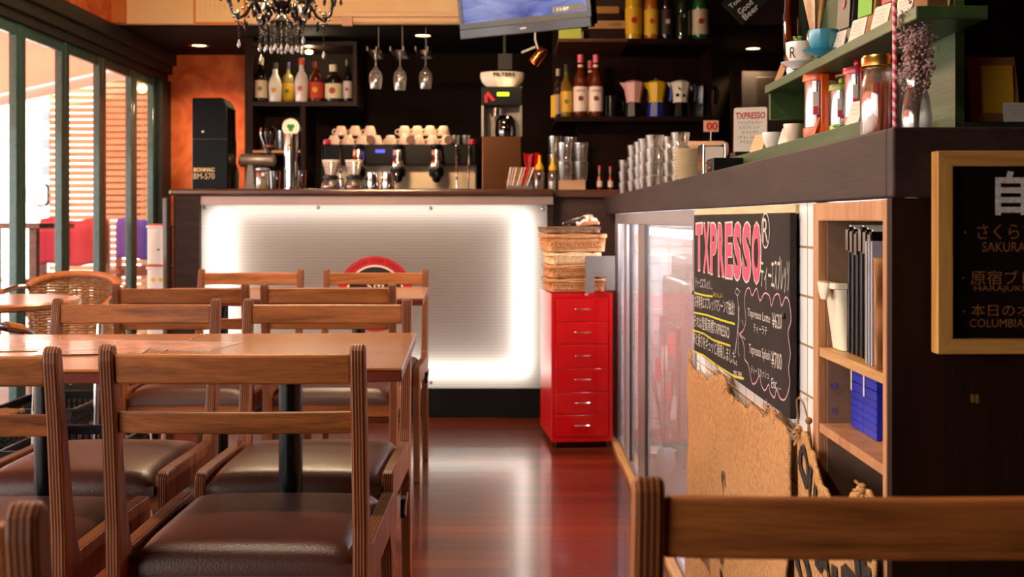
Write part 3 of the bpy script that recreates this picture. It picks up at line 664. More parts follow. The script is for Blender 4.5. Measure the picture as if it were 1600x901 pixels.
# ------------------------------------------------------------ round table and rattan armchairs at the left
t = thing('round_table', 'small round wooden table at the left edge before the rattan armchair', 'table', (-1.83, 3.95, 0))
MB().lathe([(.0001, .722), (.285, .722), (.30, .728), (.302, .742), (.296, .750), (.0001, .750)], (0, 0, 0), 48).build('tabletop', M['table'], t)
MB().cyl((0, 0, .02), .022, .702).build('pole', M['alu'], t)
MB().lathe([(.12, 0), (.12, .01), (.03, .03), (.0001, .03)], (0, 0, 0), 32).build('base', M['alu'], t)
RAT = mat('rattan', '#8d6237', 0.5, var=0.3, vscale=60, bump=.2, bscale=200); RATL = mat('rattan_rim', '#a4622e', 0.45, var=0.2, vscale=50); RATW = mat('rattan_pale', '#b8b0a2', 0.4)
def make_rattan():
    t = thing('rattan_armchair', '', 'chair')
    def P(a, z, r=0): # curved back, a in [-1,1]
        th = a*1.15; R = .215+r; return (R*math.sin(th)*1.05, -.20+.13-(R*math.cos(th))*.62+.0, z)
    def ztop(a): return .785-.05*abs(a)**2.5
    wv = MB(); n = 44
    k = 0; z = .47
    while z < .76:
        pts = []
        for i in range(n+1):
            a = i/n*2-1
            if z > ztop(a)-.01: continue
            pts.append(P(a, z, .0045*math.cos(i*PI/2+k*PI)))
        if len(pts) > 3: wv.tube(pts, .0055, 5)
        z += .0125; k += 1
    wv.build('woven_back', RAT, t)
    sm = MB()
    for i in range(12):
        a = -0.97+i*1.94/11; sm.tube([P(a, .45), P(a, ztop(a))], .0045, 5)
    sm.build('back_stakes', RAT, t)
    sm = MB()
    for a in (.18, .42): sm.tube([P(a, .64, .007), P(a, .75, .007)], .009, 5)
    sm.build('pale_strands', RATW, t)
    MB().tube([P(-1+i/12, ztop(-1+i/12)) for i in range(25)], .017, 10).build('top_roll', RATL, t)
    for s in (-1, 1):
        e = P(s*1.0, ztop(1)); 
        MB().tube([(e[0], e[1], e[2]), (s*.245, -.10, .735), (s*.268, .0, .715), (s*.272, .12, .69), (s*.268, .19, .66), (s*.262, .215, .60), (s*.252, .22, .40), (s*.245, .23, 0)], .0125, 10).build('front_leg', M['alu'], t)
        MB().tube([(e[0]*.92, e[1]-.01, e[2]-.03), (s*.20, -.20, .5), (s*.19, -.23, .3), (s*.20, -.27, 0)], .0125, 10).build('rear_leg', M['alu'], t)
        MB().tube([(s*.262, .18, .664), (s*.270, .09, .700), (s*.268, .0, .717)], .0155, 8).build('arm_wrap', RATL, t)
    s_ = MB()
    for i in range(30):
        yv = -.2+i*.0138; hw = .225 if yv > -.1 else .225*math.sqrt(max(.05, 1-((yv+.1)/.13)**2))
        s_.tube([(-hw+2*hw*j/16, yv, .435+.003*(1 if (i+j) % 2 else -1)) for j in range(17)], .007, 5)
    s_.build('woven_seat', RAT, t)
    MB().tube([(.22*math.cos(a), .02+.2*math.sin(a), .43) for a in [2*PI*k/28 for k in range(28)]], .011, 8, closed=True).build('seat_ring', M['alu'], t)
    return t
r0 = make_rattan(); r0.location = (-1.945, 4.86, 0); r0.rotation_euler = (0, 0, PI-.05); r0['label'] = 'brown rattan armchair with round woven back facing us behind the small round table'; r0['group'] = 'rattan armchairs'
copy_tree(r0, (-1.755, 3.32, 0), -0.05, 'rattan armchair mostly outside the left edge, only its silver tube arm showing', 'rattan armchairs')
# black plastic crates
def make_crate():
    t = thing('plastic_crate', '', 'crate'); mb = MB(); w, d, h = .17, .24, .26
    for (x0, x1, y0, y1) in ((-w, w, -d, -d+.004), (-w, w, d-.004, d), (-w, -w+.004, -d, d), (w-.004, w, -d, d)):
        mb.box(x0, x1, y0, y1, 0, .05).box(x0, x1, y0, y1, h-.03, h)
        for k in range(1, 7): mb.box(x0, x1, y0, y1, .05+k*.026, .05+k*.026+.007)
        n = 14 if (x1-x0) > .1 else 20
        for k in range(n+1):
            if x1-x0 > .1: xx = x0+(x1-x0)*k/n; mb.box(xx-.005, xx+.005, y0, y1, .05, h-.03)
            else: yy = y0+(y1-y0)*k/n; mb.box(x0, x1, yy-.005, yy+.005, .05, h-.03)
    mb.box(-w, w, -d, d, 0, .005).build('basket', M['black'], t)
    MB().box(-w-.008, w+.008, -d-.008, -d+.006, h-.006, h+.006).box(-w-.008, w+.008, d-.006, d+.008, h-.006, h+.006).box(-w-.008, -w+.006, -d, d, h-.006, h+.006).box(w-.006, w+.008, -d, d, h-.006, h+.006).build('rim', M['black'], t, .003)
    return t
c0 = make_crate()
for i, (x, y, z, r, lab) in enumerate([(-1.525, 3.96, 0, 0, 'black plastic lattice crate on the floor, the nearer one, low at the left edge'), (-1.945, 4.80, 0, 0, 'black plastic lattice crate on the floor under the rattan armchair')]):
    if i == 0: c0.location = (x, y, z); c0.rotation_euler = (0, 0, r); c0['label'] = lab; c0['group'] = 'black plastic crates'
    else: copy_tree(c0, (x, y, z), r, lab, 'black plastic crates')
# stack of white tins beside the counter end
for i in range(5):
    z = [0, .27, .5, .66, .79][i]; h = [.27, .23, .16, .13, .22][i]-.002
    c = at(250, 400, 6.05)
    t = thing('white_tin', ['tall white tin at the foot of the stack beside the counter end', 'white tin second from the floor in the stack beside the counter', 'white tin third in the stack, with a red lid rim, beside the counter', 'short white tin fourth in the stack with yellow round marks', 'white topmost tin with red rim beside the counter end'][i], 'tin', (c.x, 6.05, z), group='white tins stacked beside the counter')
    MB().box(-.052, .052, -.052, .052, 0, h-.012).build('can', M['white'], t, .006)
    MB().box(-.058, .058, -.058, .058, h-.022, h-.010).build('rim', M['white'], t, .004)
    MB().box(-.05, .05, -.05, .05, h-.010, h).build('lid', mat('red_lid', '#d0563c', .5), t, .002)
    if i == 3:
        MB().lathe([(.012, 0), (.012, .001), (.0001, .001)], (-.02, -.0525, .05), 16, zaxis=(0, -1, 0)).lathe([(.012, 0), (.012, .001), (.0001, .001)], (.02, -.0525, .05), 16, zaxis=(0, -1, 0)).build('round_marks', M['yellow'], t)
    else: MB().box(.0, .014, -.0535, -.052, h*.35, h*.35+.008).build('small_mark', M['ink'], t)

# ------------------------------------------------------------ red drawer cabinet with baskets
t = thing('drawer_cabinet', 'bright red metal cabinet with six drawers standing against the clear case', 'cabinet', (.178, 5.06, 0), math.radians(5.5))
w, d, zb, zt = .275, .42, .03, .700
MB().box(0, w, .006, d, zb, zt-.002).build('body', M['red'], t, .004)
MB().box(-.002, .014, -.002, .01, zb, zt).box(w-.014, w+.002, -.002, .01, zb, zt).box(.014, w-.014, -.002, .01, zt-.022, zt).box(.014, w-.014, -.002, .01, zb, zb+.018).build('front_frame', M['red'], t, .001)
zs = [zt-.024]; hs = [.105, .098, .105, .103, .100, .098]
zc = zt-.024; tot = sum(hs); avail = (zt-.024)-(zb+.020)
for i in range(6):
    h = hs[i]*avail/tot
    dr = MB().box(.017, w-.017, -.004, .008, zc-h+.0025, zc).build('drawer', M['red'], t, .002)
    zm = zc-h*.42; 
    MB().tube([(w/2-.035, -.004, zm), (w/2-.035, -.02, zm-.002), (w/2-.030, -.023, zm-.002), (w/2+.030, -.023, zm-.002), (w/2+.035, -.02, zm-.002), (w/2+.035, -.004, zm)], .0028, 8).build('handle', M['chrome'], dr)
    zc -= h
for (x, y) in ((.03, .04), (w-.03, .04), (.03, d-.04), (w-.03, d-.04)):
    MB().lathe([(.0001, -.007), (.014, -.007), (.014, .007), (.0001, .007)], (x, y, .0145), 14, zaxis=(1, 0, 0)).box(x-.004, x+.004, y-.004, y+.004, .016, zb+.001).build('caster', M['black'], t)

WICK = mat('wicker', '#bf8450', 0.6, var=0.22, vscale=70); WICKL = mat('pale_wicker', '#e0bb8a', 0.6, var=0.2, vscale=70); WICKD = mat('dark_wicker', '#7d5a3e', 0.6, var=0.5, vscale=45)
def wicker_basket(name, label, cx, cy, z, w, d, h, m, loops, rotz=0.0, group='wicker baskets on the red cabinet', rim=True):
    t = thing(name, label, 'basket', (cx, cy, z), rotz, group)
    def ring(ww, dd, zz, wob, ph, n=96):
        pts = []; per = rrect(0, 0, ww, dd, .035, 7); L_ = len(per)
        for i in range(n):
            f = i/n*L_; a, b = per[int(f) % L_], per[(int(f)+1) % L_]; fr = f-int(f)
            q = Vector((a[0]*(1-fr)+b[0]*fr, a[1]*(1-fr)+b[1]*fr)); 
            nrm = q.normalized()*wob*math.cos(i*PI/2+ph)
            pts.append((q.x+nrm.x, q.y+nrm.y, zz))
        return pts
    per = rrect(0, 0, w-.012, d-.012, .03, 4)
    MB().prism(per, .002, h*.55, 'z', smooth=False).build('inner_fill', m, t)
    mb = MB(); rr = h/loops/1.7
    for k in range(loops): mb.tube(ring(w*(.96+.04*k/loops)-2*rr, d*(.96+.04*k/loops)-2*rr, rr+k*(h-2*rr)/(loops-1), rr*.75, k*PI), rr*.95, 5, closed=True)
    mb.build('weave', m, t)
    if rim:
        lp = MB(); R_ = min(.013, h*.26); nl = int((w-.05)/(R_*1.25))
        for q in range(nl+1):
            xx = -w/2+.025+(w-.05)*q/nl
            lp.tube([(xx+R_*math.cos(a_), -d/2-.001-.0015*math.sin(a_*2), h*.5+R_*math.sin(a_)) for a_ in [2*PI*s_/12 for s_ in range(12)]], .0026, 5, closed=True)
        lp.build('braided_loops', m, t)['kind'] = 'stuff'
        mb = MB(); p1 = ring(w, d, h, .0, 0); 
        for ph in (0, PI): mb.tube([(p[0], p[1], h+.006*math.sin(i*PI/3+ph)) for i, p in enumerate(p1)], .0055, 6, closed=True)
        mb.build('braided_rim', m, t)
    return t
bx, by, ra = .285, 5.24, math.radians(5.5)
wicker_basket('wicker_basket', 'light brown wicker basket lowest in the stack, right on top of the red cabinet', bx, by, .702, .262, .30, .052, WICK, 5, ra)
wicker_basket('wicker_basket', 'light brown wicker basket second from the bottom of the stack on the red cabinet', bx-.002, by, .766, .255, .29, .05, WICK, 5, ra)
wicker_basket('wicker_basket', 'pale cream wicker basket in the middle of the stack on the red cabinet', bx-.01, by-.005, .826, .235, .28, .046, WICKL, 4, ra)
wicker_basket('wicker_basket', 'orange brown wide wicker basket on the cream one, with a thick braided band', bx-.006, by, .884, .275, .31, .072, WICK, 6, ra)
wicker_basket('flat_woven_tray', 'dark and cream chequered flat woven tray topmost of the basket stack', bx-.02, by+.02, .970, .265, .30, .028, WICKD, 4, ra, rim=False)
t = thing('slate_cutout', 'grey card cutout with square notch leaning against the baskets on the cabinet', 'card', (.39, 5.055, .702), ra)
MB().prism([(-.062, 0), (-.022, 0), (-.022, .072), (.030, .072), (.030, .010), (.072, .010), (.072, .165), (-.062, .165)], -.008, 0, 'y').build('card', mat('grey_card', '#6e655f', .8, var=.08), t, .001)
tag(MB().box(.327, .343, 5.052, 5.058, .690, .700).build('label_tab', mat('tan_tab', '#c9a07a', .6)), 'tiny tan tab stuck at the top edge of the red cabinet', 'tab')
# calico cat figurine lying on the tray
t = thing('cat_figurine', 'small calico cat figurine lying on top of the basket stack', 'figurine', (.315, 5.15, 1.0))
CW_ = mat('cat_white', '#efe2d4', .7); CO = mat('cat_orange', '#c4824e', .7); CK = mat('cat_black', '#2a1c18', .7)
bd = bpy.data.meshes.new('body'); b = bmesh.new()
pts = [((-.055, 0, .016), .014), ((-.02, 0, .019), .021), ((.02, 0, .022), .023), ((.045, 0, .034), .018), ((.052, -.004, .052), .0165)]
vs = [b.verts.new(p) for p, r in pts]
for i in range(len(vs)-1): b.edges.new((vs[i], vs[i+1]))
l1 = b.verts.new((.085, -.014, .010)); b.edges.new((vs[3], l1)); l2 = b.verts.new((.080, .014, .010)); b.edges.new((vs[3], l2))
t1 = b.verts.new((-.085, -.012, .010)); b.edges.new((vs[0], t1))
b.verts.index_update(); b.to_mesh(bd); b.free()
bo = bpy.data.objects.new('body', bd); COL.objects.link(bo); bo.parent = t
sk = bo.modifiers.new('skin', 'SKIN'); bo.modifiers.new('sub', 'SUBSURF').levels = 2
sv = bd.skin_vertices[0].data
for i, r in enumerate([.014, .021, .023, .018, .0165, .007, .007, .005]): sv[i].radius = (r, r)
sv[2].use_root = True
cm, ct, cp = nt('calico'); tcn = ct.nodes.new('ShaderNodeTexCoord'); nn = ct.nodes.new('ShaderNodeTexNoise'); nn.inputs['Scale'].default_value = 22; L(ct, tcn.outputs['Object'], nn.inputs['Vector'])
cr = ct.nodes.new('ShaderNodeValToRGB'); cr.color_ramp.interpolation = 'CONSTANT'; cr.color_ramp.elements[0].color = rgb('#2a1c18'); cr.color_ramp.elements[1].position = .46; cr.color_ramp.elements[1].color = rgb('#efe2d4')
e = cr.color_ramp.elements.new(.58); e.color = rgb('#c4824e'); L(ct, nn.outputs['Fac'], cr.inputs[0]); L(ct, cr.outputs[0], cp.inputs['Base Color']); cp.inputs['Roughness'].default_value = .6
bd.materials.append(cm)
MB().prism([(.040, .064), (.046, .080), (.052, .066)], -.008, -.002, 'y').prism([(.052, .066), (.060, .079), (.064, .062)], -.008, -.002, 'y').build('ears', CK, t)
MB().ball((.048, -.0205, .054), .0025).ball((.057, -.0205, .054), .0025).build('eyes', M['black'], t)
MB().ball((.0525, -.0215, .049), .0022).build('nose', M['pinkp'], t)

# ------------------------------------------------------------ wall writing boards
YD, ZU, NX = (0, -1, 0), (0, 0, 1), -1
t = thing('chalkboard', 'black chalkboard with pink TXPRESSO lettering hung on the right counter front', 'chalkboard', (.48, 2.42, .69), world=True)
XB = .4735
MB().box(XB, .4855, 1.92, 2.93, .690, 1.042).build('board', M['board'], t, .002)
def bpt(px, py, off=.0008):  # where a sight line meets the board face
    d = XB*F/(px-800); return Vector((XB-off, d, HE-(py-HY)*d/F))
def btext(st, px0, py0, px1, py1, m, mb, off=.0008, toff=0.0):
    """text between its left-middle and right-middle points; heights from py tuples (top, bottom)"""
    a, b_ = bpt(px0, py0[0]), bpt(px0, py0[1]); c, d_ = bpt(px1, py1[0]), bpt(px1, py1[1])
    l = (a+b_)/2; r = (c+d_)/2; w = l.y-r.y; h = ((a.z-b_.z)+(c.z-d_.z))/2
    mid = (l+r)/2; mid.x = XB-off
    mb.text(st, mid, YD, ZU, w, h, m, toff, sheary=(r.z-l.z)/w)
ol = MB(); fl = MB()
px_edges = [1087, 1099, 1110, 1122, 1133, 1146, 1160, 1175, 1191]
for i, ch in enumerate('TXPRESSO'):
    x0, x1 = px_edges[i]+.3, px_edges[i+1]-.6
    yt = 347-.3*i; yb_ = 424+3.1*i
    btext(ch, x0, (yt, yb_), x1, (yt, yb_), 0, ol, .0008, .06)
    btext(ch, x0+1.2, (yt+3, yb_-3), x1-1.2, (yt+3, yb_-3), 0, fl, .0014, .045)
ol.build('title_outline', M['chalk'], t); fl.build('title_fill', M['pinkch'], t)
wt = MB()
btext('R', 1192.5, (341, 378), 1201, (340, 379), 0, wt, .0012)
cc = bpt(1197, 360); ry = abs(bpt(1203, 360).y-bpt(1190.5, 360).y)/2; rz = 27*cc.y/F
wt.ribbon([(XB-.0012, cc.y+ry*math.cos(a), cc.z+rz*math.sin(a)) for a in [2*PI*k/28 for k in range(28)]], .0035, (1, 0, 0), closed=True)
btext('ティー', 1189, (408, 450), 1206, (412, 455), 0, wt)
btext('エスプレッソ', 1206, (402, 452), 1234, (398, 462), 0, wt)
btext('ティーエスプレッソ…', 1087, (432, 449), 1113, (436, 453), 0, wt)
btext('お茶専用エスプレッソマシーンで抽出!', 1086, (461, 479), 1148, (469, 494), 0, wt)
btext('それは登録商標TXPRESSO', 1085, (492, 508), 1140, (505, 533), 0, wt)
btext('味と香りをギュッと凝縮しました。', 1084, (518, 535), 1152, (546, 574), 0, wt)
btext('茶葉', 1146, (578, 590), 1160, (581, 594), 0, wt)
btext('Txpresso Latte', 1169, (482, 496), 1204, (490, 510), 0, wt)
btext('¥620', 1207, (488, 512), 1222, (490, 514), 0, wt)
btext('ティーラテ', 1178, (506, 518), 1199, (511, 525), 0, wt)
btext('Txpresso Splash', 1171, (536, 556), 1204, (548, 568), 0, wt)
btext('¥700', 1206, (548, 574), 1222, (552, 578), 0, wt)
btext('ティースカッシュ', 1174, (571, 583), 1202, (580, 593), 0, wt)
btext('Etc…', 1206, (590, 606), 1221, (593, 609), 0, wt)
# a little doodled spoon beside the cloud
for pts in ([(1152, 450), (1149, 456), (1153, 462), (1157, 455), (1152, 450)], [(1153, 463), (1156, 500), (1149, 548)], [(1156, 478), (1150, 552)], [(1154, 472), (1154, 550), (1156, 556)], [(1160, 500), (1164, 512), (1158, 522), (1165, 530)]):
    wt.ribbon([bpt(x, y_, .001) for x, y_ in pts], .0022, (1, 0, 0))
wt.build('white_writing', M['chalk'], t)
yl = MB()
for pts in ([(1085, 457), (1100, 461), (1114, 463)], [(1085, 488), (1105, 492), (1128, 500), (1149, 506)], [(1082, 515), (1100, 521), (1115, 531), (1142, 540)], [(1082, 547), (1100, 555), (1120, 570), (1148, 588), (1163, 591)]):
    yl.ribbon([bpt(x, y_, .001) for x, y_ in pts], .0045, (1, 0, 0))
btext('おいしい', 1115, (456, 463), 1129, (458, 466), 0, yl)
yl.build('yellow_underlines', M['yellowch'], t)
ctrl = [(1164, 470), (1167, 453), (1172, 450), (1176, 462), (1183, 450), (1188, 470), (1195, 458), (1203, 462), (1206, 478), (1211, 462), (1218, 460), (1222, 478), (1228, 464), (1234, 472), (1237, 500), (1232, 520), (1236, 552), (1233, 575), (1235, 600), (1228, 623), (1220, 622), (1214, 608), (1211, 621), (1204, 612), (1202, 600), (1196, 610), (1190, 600), (1188, 586), (1182, 597), (1176, 598), (1170, 570), (1164, 560), (1164, 545), (1160, 528), (1156, 522), (1162, 516), (1166, 500)]
cl = MB(); sm = []
for i in range(len(ctrl)):
    p0, p1, p2, p3 = [ctrl[(i+k-1) % len(ctrl)] for k in range(4)]
    for s in (0, .33, .66):
        q = [.5*((2*p1[j])+(-p0[j]+p2[j])*s+(2*p0[j]-5*p1[j]+4*p2[j]-p3[j])*s*s+(-p0[j]+3*p1[j]-3*p2[j]+p3[j])*s**3) for j in (0, 1)]
        sm.append(bpt(min(q[0], 1238), q[1], .001))
cl.ribbon(sm, .003, (1, 0, 0), closed=True); cl.build('pink_cloud', M['lpink'], t)
for px_, py_ in ((1226, 493), (1084, 457)):
    c = bpt(px_, py_); MB().ball((XB-.002, c.y, c.z), .006, sx=.5).build('magnet', M['black'], t)

# framed blackboard on the end face
YF = 1.434
def fpt(px, py, y): return at(px, py, y)
x0, x1, z0, z1 = .5325, .96, .862, 1.116
t = thing('framed_blackboard', 'maroon black menu board in a honey wood frame on the counter end', 'menu board', (.74, 1.43, .862), world=True)
fw = .019
MB().prism([(x0, z0), (x1, z0), (x1-fw, z0+fw), (x0+fw, z0+fw)], 1.408, 1.431, 'y').build('frame_rail', M['lightwoodx'], t, .001)
MB().prism([(x0, z1), (x0+fw, z1-fw), (x1-fw, z1-fw), (x1, z1)], 1.408, 1.431, 'y').build('frame_rail', M['lightwoodx'], t, .001)
MB().prism([(x0, z0), (x0+fw, z0+fw), (x0+fw, z1-fw), (x0, z1)], 1.408, 1.431, 'y').build('frame_stile', wood('light_wood_stile', '#cf9a50', '#a86f2c', 2, 1, .5, .1), t, .001)
MB().prism([(x1, z0), (x1, z1), (x1-fw, z1-fw), (x1-fw, z0+fw)], 1.408, 1.431, 'y').build('frame_stile', wood('light_wood_stile', '#cf9a50', '#a86f2c', 2, 1, .5, .1), t, .001)
MB().box(x0+fw-.002, x1-fw+.002, 1.420, 1.430, z0+fw-.002, z1-fw+.002).build('panel', M['boardm'], t)
tx = MB(); to = MB(); YT = 1.4195
def ftext(st, pxa, pxb, pya, pyb, mb):
    a, b_ = at(pxa, pya, YT), at(pxb, pyb, YT); mb.text(st, (a+b_)/2, (1, 0, 0), ZU, b_.x-a.x, a.z-b_.z, 0, .03 if st in '自家焙煎' else 0)
ftext('自', 1555, 1604, 267, 336, tx); ftext('家', 1615, 1670, 267, 336, tx); ftext('焙煎', 1680, 1790, 267, 336, tx)
ftext('•', 1506, 1510, 361, 365, to); ftext('さくらブレンド', 1527, 1690, 348, 374, to); ftext('SAKURA BLEND', 1535, 1662, 378, 393, to)
ftext('•', 1503, 1507, 432, 436, to); ftext('原宿ブレンド', 1517, 1665, 422, 445, to); ftext('HARAJUKU BLEND', 1522, 1668, 446, 457, to)
ftext('•', 1504, 1508, 484, 488, to); ftext('本日のオススメ', 1517, 1680, 475, 494, to); ftext('COLUMBIA•COSTA RICA', 1515, 1705, 498, 511, to)
tx.build('large_lettering', M['chalk'], t); to.build('small_lettering', M['orangech'], t)
tag(MB().box(.588, .592, 1.443, 1.4455, .796, .806).box(.594, .598, 1.443, 1.4455, .795, .806).build('tape_mark', mat('tape', '#7a5a20', .6)), 'pair of small yellowish tape marks on the dark counter end', 'tape')

# ------------------------------------------------------------ burlap sacks
def burlap_mat(name, c1, c2):
    m, t_, p = nt(name); tc = t_.nodes.new('ShaderNodeTexCoord'); sp = t_.nodes.new('ShaderNodeSeparateXYZ'); L(t_, tc.outputs['Object'], sp.inputs[0])
    outs = []
    for ax in ('Y', 'Z'):
        nz = t_.nodes.new('ShaderNodeTexNoise'); nz.inputs['Scale'].default_value = 14; L(t_, tc.outputs['Object'], nz.inputs['Vector'])
        a = t_.nodes.new('ShaderNodeMath'); a.operation = 'MULTIPLY_ADD'; L(t_, nz.outputs['Fac'], a.inputs[0]); a.inputs[1].default_value = .003; L(t_, sp.outputs[ax], a.inputs[2])
        mu = t_.nodes.new('ShaderNodeMath'); mu.operation = 'MULTIPLY'; L(t_, a.outputs[0], mu.inputs[0]); mu.inputs[1].default_value = 2*PI/.0045
        si = t_.nodes.new('ShaderNodeMath'); si.operation = 'SINE'; L(t_, mu.outputs[0], si.inputs[0]); outs.append(si)
    pr = t_.nodes.new('ShaderNodeMath'); pr.operation = 'ADD'; L(t_, outs[0].outputs[0], pr.inputs[0]); L(t_, outs[1].outputs[0], pr.inputs[1])
    mr = t_.nodes.new('ShaderNodeMapRange'); mr.inputs['From Min'].default_value = -2; mr.inputs['From Max'].default_value = 2; L(t_, pr.outputs[0], mr.inputs[0])
    n2 = t_.nodes.new('ShaderNodeTexNoise'); n2.inputs['Scale'].default_value = 110; n2.inputs['Detail'].default_value = 4; L(t_, tc.outputs['Object'], n2.inputs['Vector'])
    ad = t_.nodes.new('ShaderNodeMath'); ad.operation = 'MULTIPLY_ADD'; L(t_, mr.outputs[0], ad.inputs[0]); ad.inputs[1].default_value = .55; L(t_, n2.outputs['Fac'], ad.inputs[2])
    cr = t_.nodes.new('ShaderNodeValToRGB'); cr.color_ramp.elements[0].position = .45; cr.color_ramp.elements[1].position = 1.0; cr.color_ramp.elements[0].color = rgb(c2); cr.color_ramp.elements[1].color = rgb(c1)
    L(t_, ad.outputs[0], cr.inputs[0]); L(t_, cr.outputs[0], p.inputs['Base Color']); p.inputs['Roughness'].default_value = .95; p.inputs['Specular IOR Level'].default_value = .1
    b = t_.nodes.new('ShaderNodeBump'); b.inputs['Strength'].default_value = .6; b.inputs['Distance'].default_value = .002; L(t_, ad.outputs[0], b.inputs['Height']); L(t_, b.outputs[0], p.inputs['Normal'])
    return m
BUR = burlap_mat('burlap', '#d0a070', '#98693e'); BUR2 = burlap_mat('burlap_golden', '#d0a06c', '#94693c')
def drape(x, y_far, y_near, top, zbot, amp, seed, nu=70, nv=50):
    rnd = random.Random(seed); ph = [rnd.uniform(0, 6) for _ in range(6)]
    def dx(u, v):
        return x-amp*(1.0+.6*math.sin(u*13+ph[0]+v*1.2)+.35*math.sin(u*29+ph[1]-v*2))*(.35+.65*min(1, v*1.4))-.004*math.sin(u*7+v*9+ph[2])**2
    def fn(u, v):
        # interpolate the ragged top line
        k = u*(len(top)-1); i = min(int(k), len(top)-2); f = k-i; f = f*f*(3-2*f); zt = top[i]*(1-f)+top[i+1]*f
        return (dx(u, v), y_far+(y_near-y_far)*u+(.012*math.sin(v*6+ph[3]))*(1 if u < .5 else -1)*abs(u-.5)*2, zt+(zbot-zt)*v+.004*math.sin(u*60)*(1-v)**6)
    return fn
t = thing('burlap_sack', 'plain orange tan burlap sack draped over the tiles below the chalkboard', 'sack', (.47, 2.4, .01), world=True)
fn = drape(.474, 2.98, 1.895, [.685, .665, .645, .655, .648, .665, .685, .675, .655, .66, .655, .67, .665, .685, .68, .665], .012, .012, 2)
o = MB().grid(fn, 90, 50).build('cloth', BUR, t); sd = o.modifiers.new('solidify', 'SOLIDIFY'); sd.thickness = .004; sd.offset = 0
fr = MB(); rnd = random.Random(8)
for i in range(60):
    u = rnd.random(); p = Vector(fn(u, 0)); fr.tube([p, p+Vector((-.006, rnd.uniform(-.01, .01), .008)), p+Vector((-.010, rnd.uniform(-.02, .02), rnd.uniform(-.012, .022)))], .0009, 4)
for k in range(26):
    v = k/25; p = Vector(fn(1, v)); fr.tube([p, p+Vector((-.004, rnd.uniform(-.012, -.002), rnd.uniform(-.01, .01)))], .0009, 4)
fr.build('frayed_threads', BUR, t)['kind'] = 'stuff'
def on(fn, u, v, off): p = Vector(fn(u, v)); return Vector((p.x-off, p.y, p.z))
def wrap_text(mb, st, fn, u0, u1, v0, v1, off=.0045, toff=.02, rot=0.0):
    vs, fs = text_mesh(st, toff); xs = [v[0] for v in vs]; ys = [v[1] for v in vs]; a, b_, c, d_ = min(xs), max(xs), min(ys), max(ys)
    out = []
    for v in vs:
        uu = (v[0]-a)/(b_-a); vv = (v[1]-c)/(d_-c)
        out.append(on(fn, u0+(u1-u0)*uu+rot*(vv-.5)*.05, v1+(v0-v1)*vv+rot*(uu-.5)*.1, off))
    mb.add(out, fs)
PRT = mat('faded_sack_ink', '#5d4630', .95, var=.4, vscale=90); PRT2 = mat('sack_ink', '#221c18', .95, var=.4, vscale=110)
mb = MB()
for k in range(7): wrap_text(mb, 'COFFEE'[k % 6], fn, .42, .52, .30+.085*k, .365+.085*k)
wrap_text(mb, 'SANTOS', fn, .22, .32, .62, .70); mb.build('faded_print', PRT, t)
t = thing('burlap_sack', 'golden burlap sack with bold black letters hanging over the open shelf cabinet', 'sack', (.48, 1.65, .01), world=True)
fn2 = drape(.478, 1.868, 1.472, [.675, .690, .668, .655, .635, .622, .618, .622, .635, .66, .672, .668], .012, .006, 5)
o = MB().grid(fn2, 60, 50).build('cloth', BUR2, t); sd = o.modifiers.new('solidify', 'SOLIDIFY'); sd.thickness = .004; sd.offset = 0
mb = MB()
wrap_text(mb, 'OU', fn2, .02, .36, .03, .115, toff=.05); wrap_text(mb, 'PCHA', fn2, .02, .50, .15, .235, toff=.05, rot=-.4); wrap_text(mb, 'JUNE', fn2, .50, .98, .14, .24, toff=.05, rot=-.4)
wrap_text(mb, 'O', fn2, .02, .28, .255, .36, toff=.06); wrap_text(mb, 'ROH', fn2, .36, .98, .26, .36, toff=.05); wrap_text(mb, 'CAFE', fn2, .05, .9, .42, .55, toff=.05); wrap_text(mb, 'BRASIL', fn2, .05, .95, .62, .74, toff=.05)
mb.build('bold_print', PRT2, t)
kn = MB(); 
for u in (.04, .93):
    p = Vector(fn2(u, 0)); kn.ball(p+Vector((-.004, 0, .002)), .006, sz=1.3)
    for k in range(5): kn.tube([p, p+Vector((-.012, rnd.uniform(-.015, .015), rnd.uniform(-.03, .02)))], .0022, 5)
kn.build('knot', BUR2, t)
tag(MB().tube([(.484, 1.905, .685), (.480, 1.90, .725), (.478, 1.875, .735), (.478, 1.845, .728), (.480, 1.82, .700), (.482, 1.812, .665), (.483, 1.835, .64)], .0016, 6).tube([(.480, 1.82, .70), (.478, 1.818, .68), (.481, 1.822, .61)], .0016, 6).ball((.480, 1.822, .705), .006).build('string_loop', mat('twine', '#8c6038', .9)), 'loop of brown twine hanging against the white tiles', 'string')

# ------------------------------------------------------------ contents of the open shelf cabinet
t = thing('white_bin', 'small white plastic bin with a wide rim hooked on the upper shelf edge', 'bin', (.53, 1.752, .829))
prof = []
def binloop(w, d): return rrect(0, 0, w, d, .01, 3)
mb = MB(); levels = [(.050, .062, 0), (.070, .078, .094), (.088, .094, .096), (.088, .094, .104), (.066, .074, .104), (.046, .058, .004)]
vs = []; n = len(binloop(1, 1))
for w_, d_, z_ in levels: vs += [(p[0], p[1], z_) for p in rrect(0, 0, w_, d_, .01, 3)]
fs = [tuple(range(n-1, -1, -1))]+[(j*n+k, j*n+(k+1) % n, (j+1)*n+(k+1) % n, (j+1)*n+k) for j in range(len(levels)-1) for k in range(n)]+[tuple(range(5*n, 6*n))]
mb.add(vs, fs, 0, True).build('bin', M['cream'], t)
MB().lathe([(.0001, 0), (.012, 0), (.019, .010), (.0235, .024), (.0235, .026), (.0001, .026)], (-.046, -.005, .078), 20, sx=.35).build('lip', M['cream'], t)
